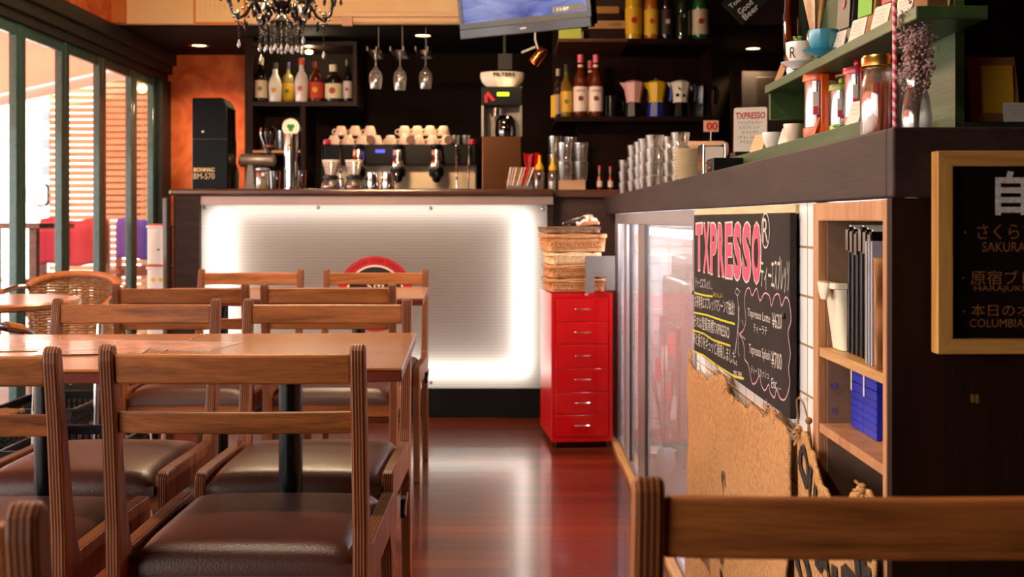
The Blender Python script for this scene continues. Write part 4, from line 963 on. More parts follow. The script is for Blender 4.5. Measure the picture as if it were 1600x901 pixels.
# black binders
for i in range(6):
    yy = 1.705-.021*i; h = .190-.003*(i % 3); tl = .012
    t = thing('black_binder', f'thin black binder on the upper shelf, {ordn(i)} from the white bin', 'binder', (.56, yy, .829), group='black binders on the upper shelf')
    MB().prism([(-.052, 0), (.05, 0), (.05, h), (-.052, h)], -.006, .006, 'y').build('cover', M['black'], t, .002)
    MB().box(-.048, .046, -.0035, .0035, .004, h+.003).build('pages', M['paper'], t)
    MB().box(-.0535, -.052, -.006, .006, h-.035, h-.004).build('metal_corner', M['chrome'], t)
for i in range(3):
    tag(MB().prism([(.495, .829), (.60, .829), (.60, 1.0), (.495, 1.0)], 1.575-.012*i-.003, 1.575-.012*i+.003, 'y').build('plastic_folder', glass('lilac_plastic', '#b9b4d8', .15, .2, .35)), f'clear lilac plastic folder beside the binders, {ordn(i)} from the black ones', 'folder', 'lilac plastic folders')
t = thing('kraft_envelope', 'crumpled brown kraft envelope with red print, nearest item on the upper shelf', 'envelope', (.52, 1.485, .829), world=True)
MB().grid(lambda u, v: (.484+u*.10, 1.508+.005*math.sin(u*9)*math.sin(v*11)-.008*(1-v)*.5, .829+v*.15), 14, 14).build('envelope', M['kraft'], t).modifiers.new('s', 'SOLIDIFY').thickness = .006
MB().text('COFFEE BEANS', (.51, 1.4965, .90), (0, 0, 1), (-1, 0, 0), .08, .006).build('print', M['redink'], t)
# blue cartons on the lower shelf
for i in range(2):
    for j in range(2):
        ya = 1.757-.062*i; h = .07 if j == 0 else .032
        z0_ = .709 if j == 0 else .780
        t = thing('blue_carton', ['flat blue carton at the bottom of the stack, left one', 'flat blue carton on top of the stack, left one', 'flat blue carton at the bottom of the stack, right one', 'flat blue carton on top of the stack, right one'][i*2+j]+' on the lower shelf', 'carton', (.53, ya, z0_), world=True, group='blue cartons on the lower shelf')
        MB().box(.529, .60, ya-.060, ya, z0_, z0_+h).build('box', M['blue'], t, .001)
        rb = MB()
        for k in range(1, int(h/.011)): rb.box(.5282, .529, ya-.059, ya-.001, z0_+k*.011, z0_+k*.011+.0025)
        rb.build('ridges', mat('blue_card_dark', '#141d80', .5), t)
    tag(MB().box(.5275, .5282, 1.757-.062*i-.008, 1.757-.062*i-.002, .765, .80).build('tape_tab', M['paper']), ['white tape tab on the left blue cartons', 'white tape tab on the right blue cartons'][i], 'tape')
# ------------------------------------------------------------ lamps
def downlight(x, y, z, label, power, size=.10, col=(1.0, .72, .42), spread=2.2, group='round recessed ceiling lights'):
    t = thing('ceiling_light', label, 'lamp', (x, y, z), group=group)
    MB().lathe([(.052, 0), (.068, -.002), (.070, -.006), (.050, -.008), (.048, -.002), (.048, 0)], (0, 0, 0), 32).build('rim', M['gold'], t)
    MB().lathe([(.0001, -.003), (.048, -.003), (.048, -.001), (.0001, -.001)], (0, 0, 0), 32).build('lamp_face', emit('downlight_face', '#ffd9a0', 9), t)
    ld = bpy.data.lights.new('downlight', 'AREA'); ld.shape = 'DISK'; ld.size = size; ld.energy = power; ld.color = col; ld.spread = spread
    lo = bpy.data.objects.new('downlight', ld); COL.objects.link(lo); lo.parent = t; lo.location = (0, 0, -.012)
downlight(-2.04, 7.35, ZS, 'round recessed downlight above the orange back wall at the left', 9)
downlight(1.60, 7.48, ZS, 'round recessed downlight over the dark passage at the right', 9)
downlight(-.55, 6.95, ZS, 'round recessed downlight above the espresso machine', 5)  # added lamp, no fitting visible there; gives the cups their warm light
downlight(.75, 6.75-.55, ZS+.0, 'x', 0) if False else None
for i, (x, y, p) in enumerate([(-.9, 1.5, 40), (-.9, 4.4, 32), (1.7, 2.8, 26)]):  # unseen lamps added above the room for warm ambient fill
    downlight(x, y, 2.9, ['round recessed downlight in the high ceiling over the nearest tables', 'round recessed downlight in the high ceiling over the farther tables', 'round recessed downlight in the high ceiling over the right hand counter'][i], p, .12, (1.0, .80, .58), 2.8, 'round lights in the high ceiling')

# copper spot lamp under the television
sp_ = at(842, 88, 6.1)
t = thing('spot_lamp', 'small copper cylinder spot lamp aimed down left under the television', 'lamp', sp_)
ax = Vector((-.62, .10, -.78)).normalized()
MB().lathe([(.0001, -.055), (.018, -.052), (.026, -.045), (.029, -.02), (.030, .05), (.027, .05), (.024, -.02), (.0001, -.03)], (0, 0, 0), 24, zaxis=ax).build('shade', mat('copper', '#d07a48', .22, 1.0), t)
MB().lathe([(.0001, .030), (.022, .032), (.0001, .036)], (0, 0, 0), 18, zaxis=ax).build('lamp_face', emit('spot_face', '#ffd8a8', 10), t)
MB().tube([(-.005, 0, .04), (-.02, .0, .09), (-.02, .0, 2.9-sp_.z)], .005).tube([(-.02, 0, .05), (-.095, .0, .02)], .006).build('arm', M['white'], t)
ld = bpy.data.lights.new('spot', 'SPOT'); ld.energy = 14; ld.color = (1, .62, .32); ld.spot_size = 1.4; ld.spot_blend = .6; ld.shadow_soft_size = .02
lo = bpy.data.objects.new('spot', ld); COL.objects.link(lo); lo.parent = t; lo.location = ax*.06; lo.rotation_euler = ax.to_track_quat('-Z', 'Y').to_euler()

# chandelier
cc = at(440, 20, 4.2)
CHB = mat('chandelier_black', '#090504', 0.25, spec=.25); BEAD = mat('jet_bead', '#0e0805', .15, spec=.5); CRY = mat('crystal', '#cfd6dc', .05, .6, coat=1)
t = thing('chandelier', 'black beaded chandelier with curved arms hanging over the tables', 'chandelier', (cc.x, 4.2, 1.66), world=True)
cx_, cy_ = cc.x, 4.2
MB().lathe([(.0001, 1.735), (.012, 1.745), (.03, 1.752), (.045, 1.765), (.022, 1.785), (.018, 1.80), (.032, 1.82), (.034, 1.84), (.016, 1.86), (.013, 1.90), (.028, 1.925), (.012, 1.95), (.010, 2.08), (.020, 2.10), (.0001, 2.12)], (cx_, cy_, 0), 20).build('column', CHB, t)
MB().cyl((cx_, cy_, 2.11), .004, .77, 8).lathe([(.0001, 2.86), (.05, 2.87), (.055, 2.899), (.0001, 2.899)], (cx_, cy_, 0), 20).build('stem', CHB, t)
bl = MB(); dl = MB(); cryst = MB()
def drop(mb, x, y, z, s=1.0): mb.lathe([(.0001, -.022*s), (.006*s, -.014*s), (.0065*s, -.008*s), (.003*s, .002*s), (.0001, .008*s)], (x, y, z), 8)
for k in range(6):
    a = k*PI/3+.2; ca, sa = math.cos(a), math.sin(a)
    prof = [(.02, 1.80), (.05, 1.835), (.08, 1.85), (.11, 1.825), (.13, 1.79), (.155, 1.775), (.18, 1.80), (.188, 1.84), (.185, 1.865)]
    MB().tube([(cx_+r*ca, cy_+r*sa, z) for r, z in prof], .0065, 8).build('arm', CHB, t)
    MB().tube([(cx_+r*ca, cy_+r*sa, z) for r, z in [(.03, 1.86), (.06, 1.885), (.10, 1.875), (.12, 1.85), (.11, 1.83), (.10, 1.84)]], .0045, 6).build('scroll', CHB, t)
    ex, ey = cx_+.185*ca, cy_+.185*sa
    cup = MB().lathe([(.0001, 1.863), (.012, 1.866), (.032, 1.876), (.036, 1.884), (.012, 1.880), (.0001, 1.880)], (ex, ey, 0), 16).build('drip_cup', CHB, t)
    MB().cyl((ex, ey, 1.88), .011, .075, 12).build('candle', CHB, t)
    MB().lathe([(.0001, 1.955), (.009, 1.96), (.014, 1.98), (.008, 2.005), (.0001, 2.02)], (ex, ey, 0), 12).build('bulb', emit('chandelier_bulb', '#ffb45c', 18), t)
    ld = bpy.data.lights.new('candle_light', 'POINT'); ld.energy = 20.0; ld.color = (1, .66, .36); ld.shadow_soft_size = .02
    lo = bpy.data.objects.new('candle_light', ld); COL.objects.link(lo); lo.parent = t; lo.location = (ex-cx_, ey-cy_, 2.05-1.66)
    for j in range(5):
        b2 = a+j*2*PI/5; drop(dl, ex+.034*math.cos(b2), ey+.034*math.sin(b2), 1.856, 1.0); bl.ball((ex+.034*math.cos(b2), ey+.034*math.sin(b2), 1.872), .005, seg=8, rings=5)
    drop(dl, cx_+.13*ca, cy_+.13*sa, 1.765, 1.6); drop(dl, cx_+.16*ca, cy_+.16*sa, 1.80, 1.5); drop(dl, cx_+.10*ca, cy_+.10*sa, 1.81, 1.5); drop(dl, cx_+.08*ca, cy_+.08*sa, 1.82, 1.2)
    for j in range(11):   # swag of beads between arms
        f = j/10; a2 = a+f*PI/3; r = .185; z = 1.85-.075*math.sin(f*PI); bl.ball((cx_+r*math.cos(a2), cy_+r*math.sin(a2), z), .0045, seg=8, rings=5)
    zb_ = 1.775
    for j in range(6 if k % 2 else 9):
        bl.ball((cx_+.155*ca, cy_+.155*sa, zb_-.012-.011*j), .0038, seg=8, rings=5)
    drop(cryst, cx_+.155*ca, cy_+.155*sa, zb_-.02-.011*(6 if k % 2 else 9), 1.1)
for k in range(18):
    a = k*2*PI/18; r = .062 if k % 2 else .04
    for j in range(9): bl.ball((cx_+r*math.cos(a), cy_+r*math.sin(a), 1.762-.0095*j), .0042, seg=8, rings=5)
    drop(cryst, cx_+r*math.cos(a), cy_+r*math.sin(a), 1.672, .9)
bl.build('bead_strings', BEAD, t); dl.build('black_drops', BEAD, t); cryst.build('clear_drops', CRY, t)

# ------------------------------------------------------------ television
BL, BR = Vector((-.227, 5.0, 1.828)), Vector((.332, 4.67, 1.829))
xd = (BR-BL).normalized(); nrm = Vector((xd.y, -xd.x, 0)).normalized(); 
ud = (Vector((0, 0, 1))+nrm*.17).normalized(); nn_ = xd.cross(ud).normalized()
t = thing('television', 'dark flat television angled down from the ceiling with blue picture', 'television', BL, world=True)
Wt = (BR-BL).length; Ht = .42
def tvp(u, v, w=0): return BL+xd*u+ud*v+nn_*w
def tvbox(mb, u0, u1, v0, v1, w0, w1, m=0): return mb.obox(tvp((u0+u1)/2, (v0+v1)/2, (w0+w1)/2), xd*(u1-u0)/2, ud*(v1-v0)/2, nn_*(w1-w0)/2, m)
tvbox(MB(), 0, Wt, .012, Ht, -.06, -.005).build('casing', M['black'], t, .006)
tvbox(MB(), 0, Wt, 0, .044, -.03, .004).build('lower_bar', mat('tv_grey_bar', '#3e3f44', .18, .7), t, .004)
fb = MB(); tvbox(fb, 0, Wt, .044, .068, -.01, 0); tvbox(fb, 0, .02, .068, Ht, -.01, 0); tvbox(fb, Wt-.02, Wt, .068, Ht, -.01, 0); tvbox(fb, .02, Wt-.02, Ht-.02, Ht, -.01, 0)
fb.build('bezel', mat('tv_bezel', '#14161a', .25), t)
SM, st_, p = nt('tv_picture'); tcn = st_.nodes.new('ShaderNodeTexCoord'); mp = st_.nodes.new('ShaderNodeMapping'); mp.inputs['Scale'].default_value = (4, 4, 14); L(st_, tcn.outputs['Object'], mp.inputs[0])
n = st_.nodes.new('ShaderNodeTexNoise'); n.inputs['Scale'].default_value = 1.3; n.inputs['Detail'].default_value = 4; n.inputs['Distortion'].default_value = 1.2; L(st_, mp.outputs[0], n.inputs[0])
cr = st_.nodes.new('ShaderNodeValToRGB'); cr.color_ramp.elements[0].position = .35; cr.color_ramp.elements[0].color = rgb('#1c349a'); cr.color_ramp.elements[1].position = .68; cr.color_ramp.elements[1].color = rgb('#8094e0')
L(st_, n.outputs['Fac'], cr.inputs[0]); L(st_, cr.outputs[0], p.inputs['Emission Color']); p.inputs['Emission Strength'].default_value = .75; p.inputs['Base Color'].default_value = (0, 0, 0, 1); p.inputs['Roughness'].default_value = .15
tvbox(MB(), .02, Wt-.02, .068, Ht-.02, -.008, -.003).build('screen', SM, t)
MB().text('SONY', tvp(Wt*.5, .023, .0048), xd, ud, .032, .008).text('11:07', tvp(Wt*.80, .086, -.0018), xd, ud, .055, .012).build('lettering', mat('tv_lettering', '#e8e8ec', .4, .0), t)
tvbox(MB(), Wt*.72, Wt-.03, .074, .098, -.003, -.0022).build('clock_strip', mat('tv_clock', '#05070f', .4), t)
mid = tvp(Wt/2, Ht*.6, -.06)
MB().tube([mid, mid+Vector((.05, .09, .0)), (mid.x+.05, mid.y+.09, 2.9)], .018).build('ceiling_mount', M['black'], t)

# ------------------------------------------------------------ bottles, cups and glasses
def vessel_glass(c, nm): return glass(nm, c, .10, .03)
def bottle(name, label, px, d, zb, h, r, shape='round', gl='#3a1a08', lab=None, lab2=None, cap='#20160f', opaque=False, group=None, text=None, neck=.36, capc=None, yoff=0):
    x = (px-800)*d/F
    t = thing(name, label, 'bottle', (x, d+yoff, zb), group=group)
    g = mat('bottle_'+gl, gl, .08, coat=.6) if opaque else mat('bottle_'+gl, gl, .06, coat=.8)
    rn = r*neck
    prof = {'round': [(r*.9, 0), (r, .01), (r, h*.55), (r*.92, h*.63), (rn*1.2, h*.76), (rn, h*.82), (rn, h*.93), (.0001, h*.93)],
            'square': [(r*.95, 0), (r, .008), (r, h*.60), (r*.9, h*.67), (rn, h*.74), (rn, h*.90), (.0001, h*.90)],
            'taper': [(r*.85, 0), (r*.9, .01), (r, h*.45), (r*.8, h*.58), (rn*1.1, h*.72), (rn*.9, h*.92), (.0001, h*.92)]}[shape]
    MB().lathe(prof, (0, 0, 0), 20).build('glass_body', g, t)
    zt = prof[-1][1]
    MB().lathe([(rn*1.15, zt-.02), (rn*1.2, h), (.0001, h)], (0, 0, 0), 14).build('cap', mat('cap_'+cap, cap, .35), t)
    if lab: MB().lathe([(r+.0004, h*.10), (r+.0012, h*.11), (r+.0012, h*.48), (r+.0004, h*.49)], (0, 0, 0), 24).build('label', mat('label_'+lab, lab, .6), t)
    if lab2:
        MB().lathe([(.0001, 0), (r*.38, 0), (r*.38, .001), (.0001, .001)], (0, -r-.0012, h*.30), 18, zaxis=(0, -1, 0)).build('label_mark', mat('label_'+lab2, lab2, .6), t)
    if text: MB().text(text, (0, -r-.003, h*.42), (1, 0, 0), (0, 0, 1), r*1.3, .010).build('lettering', M['ink'], t)
    if capc: MB().lathe([(rn+.001, h*.70), (rn+.001, h*.84)], (0, 0, 0), 14).build('neck_label', mat('label_'+capc, capc, .6), t)
    return t
# the shelf box above the bar, left
t = thing('bottle_shelf', 'dark brown wall shelf box holding spirit bottles over the bar', 'shelf', (-1.32, 7.2, .98), world=True)
ZBX = 1.772
MB().box(-1.68, -1.63, 7.08, 7.5, .98, ZS).build('side_post', M['darkv'], t)
MB().box(-1.63, -.975, 7.08, 7.45, ZBX-.028, ZBX).build('shelf_board', M['dark'], t)
MB().box(-1.63, -.975, 7.08, 7.45, 2.125, 2.15).build('top_board', M['dark'], t)
MB().box(-1.0, -.975, 7.08, 7.45, ZBX, 2.125).build('side_board', M['dark'], t)
MB().box(-1.63, -1.0, 7.44, 7.46, ZBX, 2.125).build('back_board', mat('shelf_back', '#1a0f0a', .7, spec=.15), t)
MB().box(-1.63, -1.30, 7.43, 7.46, .98, ZBX-.028).box(-1.33, -1.30, 7.08, 7.43, .98, ZBX-.028).build('lower_panel', M['darkv'], t)
MB().box(-1.63, -1.33, 7.08, 7.43, 1.450, 1.466).build('lower_shelf', M['lightwoodx'], t)
LS = thing('shelf_spot', 'small bright puck light under the top board of the bottle shelf', 'lamp', (at(482, 85, 7.2).x, 7.22, 2.125))
MB().lathe([(.030, 0), (.030, -.012), (.024, -.016), (.0001, -.016)], (0, 0, 0), 20).build('housing', M['gold'], LS)
MB().lathe([(.024, -.016), (.022, -.030), (.0001, -.034)], (0, 0, 0), 20).build('lamp_face', emit('puck_face', '#fff0d0', 12), LS)
ld = bpy.data.lights.new('puck', 'POINT'); ld.energy = 2.4; ld.color = (1, .78, .48); ld.shadow_soft_size = .02
lo = bpy.data.objects.new('puck', ld); COL.objects.link(lo); lo.parent = LS; lo.location = (0, -.03, -.05)
S = 7.15/F
bottle('spirit_bottle', 'dark round bottle with cream label, leftmost in the shelf box', 408, 7.15, ZBX, 70*S, 9.5*S, 'round', '#150f08', '#e0cdb0', '#8a7a60', '#b8a888', group='spirit bottles in the shelf box')
bottle('spirit_bottle', 'white coconut liqueur bottle with a dark cap, second in the shelf box', 430, 7.15, ZBX, 62*S, 10.5*S, 'taper', '#efe6da', None, '#d8a04a', '#1c1614', True, group='spirit bottles in the shelf box')
bottle('spirit_bottle', 'clear bottle with yellow label and purple cap in the shelf box', 450, 7.24, ZBX, 66*S, 9*S, 'square', '#9a8850', '#d9a820', '#4a8a30', '#241a50', group='spirit bottles in the shelf box')
bottle('spirit_bottle', 'white bottle with tall orange cap and round pink mark in the shelf box', 471, 7.12, ZBX, 68*S, 11*S, 'taper', '#e8dcd8', None, '#c86a68', '#e0502a', True, group='spirit bottles in the shelf box', neck=.32)
bottle('spirit_bottle', 'red brown bottle with yellow diagonal label in the shelf box', 494, 7.15, ZBX, 64*S, 11.5*S, 'round', '#5a1c08', '#c8402a', '#e8b020', '#7a1c18', group='spirit bottles in the shelf box')
bottle('spirit_bottle', 'squat dark square bottle with cream label and pale cap in the shelf box', 521, 7.15, ZBX, 59*S, 13*S, 'square', '#1c120c', '#e6dcb0', '#b8402a', '#e6dcc0', group='spirit bottles in the shelf box', neck=.4)
bottle('spirit_bottle', 'slim black bottle with small red and green label, rightmost in the shelf box', 543, 7.15, ZBX, 67*S, 7*S, 'round', '#120e10', '#cfc4c0', '#b8302a', '#16100e', group='spirit bottles in the shelf box')
# tumblers
def tumbler(r=.032, h=.085, name='glass_tumbler', m=None):
    t = thing(name, '', 'glass')
    MB().shell([(r*.78, 0), (r*.8, .004), (r, h)], t=.003, seg=20).build('glass', m or TG, t)
    return t
def only(o, label, loc, group=None, rot=None):
    o['label'] = label; o.location = loc
    if rot is not None: o.rotation_euler = rot
    if group: o['group'] = group
    return o
TGm, tt, p_ = nt('tumbler_glass'); tt.nodes.clear()
_o = tt.nodes.new('ShaderNodeOutputMaterial'); _tr = tt.nodes.new('ShaderNodeBsdfTransparent'); _tr.inputs[0].default_value = (.93, .92, .90, 1); _g = tt.nodes.new('ShaderNodeBsdfGlossy'); _g.inputs['Roughness'].default_value = .08
_d = tt.nodes.new('ShaderNodeBsdfTranslucent'); _d.inputs[0].default_value = (.95, .93, .90, 1); _lw = tt.nodes.new('ShaderNodeLayerWeight'); _lw.inputs[0].default_value = .62
_m = tt.nodes.new('ShaderNodeMixShader'); _m.inputs[0].default_value = .4; L(tt, _g.outputs[0], _m.inputs[1]); L(tt, _d.outputs[0], _m.inputs[2])
_m2 = tt.nodes.new('ShaderNodeMixShader'); _mr = tt.nodes.new('ShaderNodeMapRange'); _mr.inputs['To Min'].default_value = .16; _mr.inputs['To Max'].default_value = .95; L(tt, _lw.outputs['Facing'], _mr.inputs[0]); L(tt, _mr.outputs[0], _m2.inputs[0]); L(tt, _tr.outputs[0], _m2.inputs[1]); L(tt, _m.outputs[0], _m2.inputs[2]); L(tt, _m2.outputs[0], _o.inputs[0])
TG = TGm
tum = tumbler(.038, .13, 'glass_jug'); only(tum, 'tall clear glass jug on the small shelf below the spirit bottles, leftmost', (-1.58, 7.2, 1.4665), 'glasses on the small shelf')
for i in range(3): copy_tree(tum, (-1.52+.055*i, 7.28-.10*(i % 2), 1.4665), 0, f'tall clear glass on the small shelf below the spirit bottles, {ordn(i+1)} from the left', 'glasses on the small shelf')

# wine glasses under the soffit
t = thing('glass_rack', 'metal rail under the dark ceiling holding upside down wine glasses', 'rack', (-.63, 6.5, 1.97), world=True)
rk = MB()
RX = [at(p_x, 80, 6.5).x for p_x in (583, 592, 618, 633, 656, 670)]
for i in range(0, 6, 2): rk.box(RX[i]-.012, RX[i]-.006, 6.30, 6.62, 1.975, 2.0).box(RX[i+1]+.006, RX[i+1]+.012, 6.30, 6.62, 1.975, 2.0).box(RX[i]-.012, RX[i+1]+.012, 6.62, 6.626, 1.975, 1.99).box((RX[i]+RX[i+1])/2-.002, (RX[i]+RX[i+1])/2+.002, 6.622, 6.626, 1.98, 2.17)
rk.build('rails', mat('dull_rail', '#4a4644', .4, .8), t)
WG = MB()
def wine_glass():
    t = thing('wine_glass', '', 'glass')
    MB().lathe([(.033, 0), (.034, -.003), (.006, -.010), (.0035, -.02), (.0035, -.085), (.010, -.10), (.032, -.125), (.038, -.155), (.031, -.205), (.0295, -.205), (.036, -.155), (.030, -.127), (.0001, -.107)], (0, 0, 0), 20).build('glass', TG, t)
    return t
wg = wine_glass(); k = 0
for i, px_ in enumerate((587, 625, 665)):
    for j in range(3 if i == 1 else 2):
        loc = ((px_-800)*(6.38+.08*j)/F, 6.38+.08*j, 1.9745+.0125)
        lab = f'upside down wine glass hanging in the {["left", "middle", "right"][i]} rail slot, {["front", "second", "rear"][j]} one'
        if k == 0: only(wg, lab, loc, 'hanging wine glasses')
        else: copy_tree(wg, loc, 0, lab, 'hanging wine glasses')
        k += 1

# ------------------------------------------------------------ back counter and espresso machine
t = thing('back_counter', 'dark back counter under the espresso machine behind the bar', 'counter', (-.6, 7.1, 0), world=True)
MB().box(-1.79, .20, 6.75, 7.70, 0, .95).build('body', M['darkv'], t); MB().box(-1.79, .20, 6.72, 7.72, .95, .98).build('top', M['steel'], t)
t = thing('espresso_machine', 'long black three group espresso machine with chrome heads on the back bar', 'coffee machine', (-.68, 7.0, .98), world=True)
x0, x1 = at(506, 0, 6.85).x, at(744, 0, 6.85).x
MB().box(x0, x1, 6.85, 7.3, 1.362, 1.487).build('upper_body', mat('machine_black', '#08080c', .3, spec=.15), t, .006)
MB().box(x0+.02, x1-.01, 7.0, 7.3, 1.10, 1.362).build('splash_back', mat('machine_cream', '#d8c2a4', .3, .6), t)
MB().box(x0, x1, 6.86, 7.3, 1.06, 1.11).box(x0+.02, x1-.02, 6.84, 6.86, 1.17, 1.19).build('drip_tray', M['steel'], t, .004)
MB().box(x0-.015, x0, 6.86, 7.3, 1.02, 1.49).box(x1, x1+.015, 6.86, 7.3, 1.02, 1.49).build('side_panel', M['blackgl'], t, .004)
for sx in (x0+.03, x1-.03):
    for sy in (6.95, 7.25): MB().cyl((sx, sy, .98), .018, .08).build('foot', M['chrome'], t)
for px_ in (560, 622, 682):
    gx = at(px_, 0, 6.8).x
    g = MB().lathe([(.040, 1.335), (.042, 1.34), (.042, 1.395), (.037, 1.402), (.037, 1.425), (.034, 1.45), (.0001, 1.45)], (gx, 6.80, 0), 24).box(gx-.02, gx+.02, 6.80, 6.87, 1.37, 1.40).build('group_head', M['chrome'], t)
    MB().lathe([(.026, 1.45), (.032, 1.462), (.032, 1.484), (.0001, 1.488)], (gx, 6.80, 0), 16).build('knob', M['black'], g)
    MB().lathe([(.036, 1.285), (.046, 1.30), (.046, 1.335), (.0001, 1.335)], (gx, 6.80, 0), 20).tube([(gx, 6.78, 1.31), (gx+.01, 6.68, 1.295), (gx+.012, 6.62, 1.285)], .011).ball((gx, 6.80, 1.28), .028).build('portafilter', M['black'], g)
    MB().lathe([(.026, 0), (.026, .03), (.0001, .03)], (gx+.072, 6.845, 1.512), 18, zaxis=(0, -1, 0)).build('wooden_knob', mat('red_brown_knob', '#7c3a22', .4), g)
c = at(594, 236, 6.845); MB().box(c.x-.028, c.x+.028, 6.843, 6.85, c.z-.009, c.z+.009).build('display', emit('blue_display', '#4a46ff', 2.2), t)
for px_, s_ in ((532, 1), (713, 1), (733, -1)):
    gx = at(px_, 0, 6.78).x; MB().tube([(gx, 6.86, 1.44), (gx, 6.80, 1.47), (gx, 6.77, 1.44), (gx+.004*s_, 6.76, 1.30), (gx+.006*s_, 6.76, 1.20)], .006).build('steam_wand', M['chrome'], t)
for px_ in (511, 738):
    c = at(px_, 213, 6.86); MB().lathe([(.022, 0), (.024, .01), (.022, .03), (.0001, .034)], (c.x, 6.86, 1.487), 18).build('red_knob', M['redp'], t)
def make_cup():
    t = thing('coffee_cup', '', 'cup')
    MB().shell([(.022, 0), (.026, .004), (.036, .03), (.041, .06)], t=.003, seg=22).build('bowl', mat('pink_white_china', '#f0d2bc', .2, coat=.4), t)
    MB().tube([(.037, 0, .048), (.052, 0, .05), (.058, 0, .038), (.050, 0, .024), (.034, 0, .022)], .004, 8).build('handle', mat('pink_white_china', '#f0d2bc', .2), t)
    return t
cup = make_cup(); rnd = random.Random(4); k = 0
rows = [([524, 541, 560, 582, 607, 625, 648, 665, 680, 698], 6.92, 1.4875, 'front'), ([533, 553, 574, 632, 652, 672, 692], 6.98, 1.5515, 'upper')]
rows = [([522, 544, 566, 588, 610, 632, 654, 676, 698], 6.93, 1.4875, 'front bottom'), ([522, 544, 566, 588, 610, 632, 654, 676, 698], 7.03, 1.4875, 'rear bottom'), ([533, 555, 578, 632, 652, 672, 693], 6.97, 1.5485, 'upper')]
for pxs, d_, z_, rn_ in rows:
    for i, px_ in enumerate(pxs):
        x = (px_-800)*d_/F; lab = f'pinkish white cup upturned on the espresso machine, {ordn(i)} from left in the {rn_} row'
        rot = (PI, 0, rnd.uniform(2.4, 4.0)); loc = (x, d_, z_+.0602)
        if k == 0: only(cup, lab, loc, 'cups upturned on the espresso machine', rot)
        else: copy_tree(cup, loc, rot, lab, 'cups upturned on the espresso machine')
        k += 1
sh = tumbler(.024, .06, 'shot_glass'); only(sh, 'small clear shot glass on the right end of the espresso machine, left one', (at(712, 0, 6.93).x, 6.93, 1.4875), 'shot glasses on the machine')
copy_tree(sh, (at(728, 0, 6.93).x, 6.93, 1.4875), 0, 'small clear shot glass on the right end of the espresso machine, right one', 'shot glasses on the machine')

# ------------------------------------------------------------ things standing on the front bar
ZT = 1.1902
c = at(331, 293, 6.05)
t = thing('coffee_brewer', 'tall glossy black brewer case with gold lettering before the orange wall', 'coffee machine', (c.x, 6.10, ZT))
w = .096; h = .49
MB().prism([(-w, 0), (w, 0), (w+.004, .26), (w, .28), (w-.002, h-.05), (w-.02, h-.012), (w-.035, h), (-w+.006, h), (-w, h-.008)], -.09, .09, 'y').build('casing', M['blackgl'], t, .006, 3)
MB().box(-w+.003, w-.004, -.0915, -.090, .268, .271).build('seam', mat('grey_seam', '#2c2826', .4), t)
MB().text('BONMAC', (-.030, -.0925, .106), (1, 0, 0), ZU, .112, .022, 0, .05).text('BM-570', (-.030, -.0925, .072), (1, 0, 0), ZU, .112, .032, 0).build('lettering', mat('gold_letter', '#c8a878', .4, .5), t)
MB().lathe([(.008, 0), (.008, .004), (.0001, .006)], (-.033, -.09, .31), 14, zaxis=(0, -1, 0)).build('button', M['chrome'], t)
tag(MB().lathe([(.024, 0), (.028, .02), (.03, .09), (.02, .13), (.012, .16), (.0001, .16)], (at(365, 0, 6.2).x, 6.2, ZT), 18).build('green_bottle', mat('dark_green_gloss', '#26402a', .2, coat=.4)), 'dark green rounded bottle between the black brewer and the grey grinder', 'bottle')
# grinder
gx = at(402, 0, 6.15).x
t = thing('coffee_grinder', 'grey coffee grinder with smoky glass hopper on the bar', 'grinder', (gx, 6.2, ZT), world=True)
MB().lathe([(.025, -.11), (.036, -.10), (.036, .0), (.034, .005), (.034, .08), (.02, .09), (.0001, .09)], (gx, 6.2, ZT+.165), 24, zaxis=(1, 0, 0)).build('motor', mat('grinder_grey', '#8d7f76', .35, .6), t)
MB().prism([(gx-.08, ZT), (gx+.05, ZT), (gx+.05, ZT+.012), (gx-.02, ZT+.02), (gx-.03, ZT+.14), (gx-.06, ZT+.14), (gx-.075, ZT+.02), (gx-.08, ZT+.012)], 6.17, 6.25, 'y').build('stand', mat('grinder_grey', '#8d7f76', .35, .6), t, .003)
HOP = glass('smoky_glass', '#8a7a80', .14, .04)
MB().shell([(.016, 0), (.020, .03), (.045, .09), (.048, .115)], (gx+.05, 6.2, ZT+.205), .002, 24).build('hopper', HOP, t)
MB().lathe([(.048, 0), (.044, .022), (.02, .034), (.0001, .036)], (gx+.05, 6.2, ZT+.321), 24).build('hopper_lid', HOP, t)
MB().lathe([(.0001, .0), (.028, .02), (.02, .045), (.0001, .05)], (gx+.05, 6.2, ZT+.22), 18).build('beans', mat('beans', '#8a5a34', .5, var=.4, vscale=90), t)
t = thing('storage_jar', 'small glass jar of cream coloured powder with clip lid beside the beer tap', 'jar', (at(410, 0, 6.02).x, 6.02, ZT))
MB().shell([(.036, 0), (.038, .006), (.038, .085), (.034, .095)], t=.003).build('jar', TG, t)
MB().lathe([(.033, .004), (.034, .055), (.0001, .060)], (0, 0, 0), 20).build('contents', mat('jar_contents', '#b8a070', .7, var=.3, vscale=60), t)
MB().lathe([(.037, .096), (.040, .100), (.040, .112), (.018, .118), (.0001, .118)], (0, 0, 0), 20).build('lid', M['steel'], t)
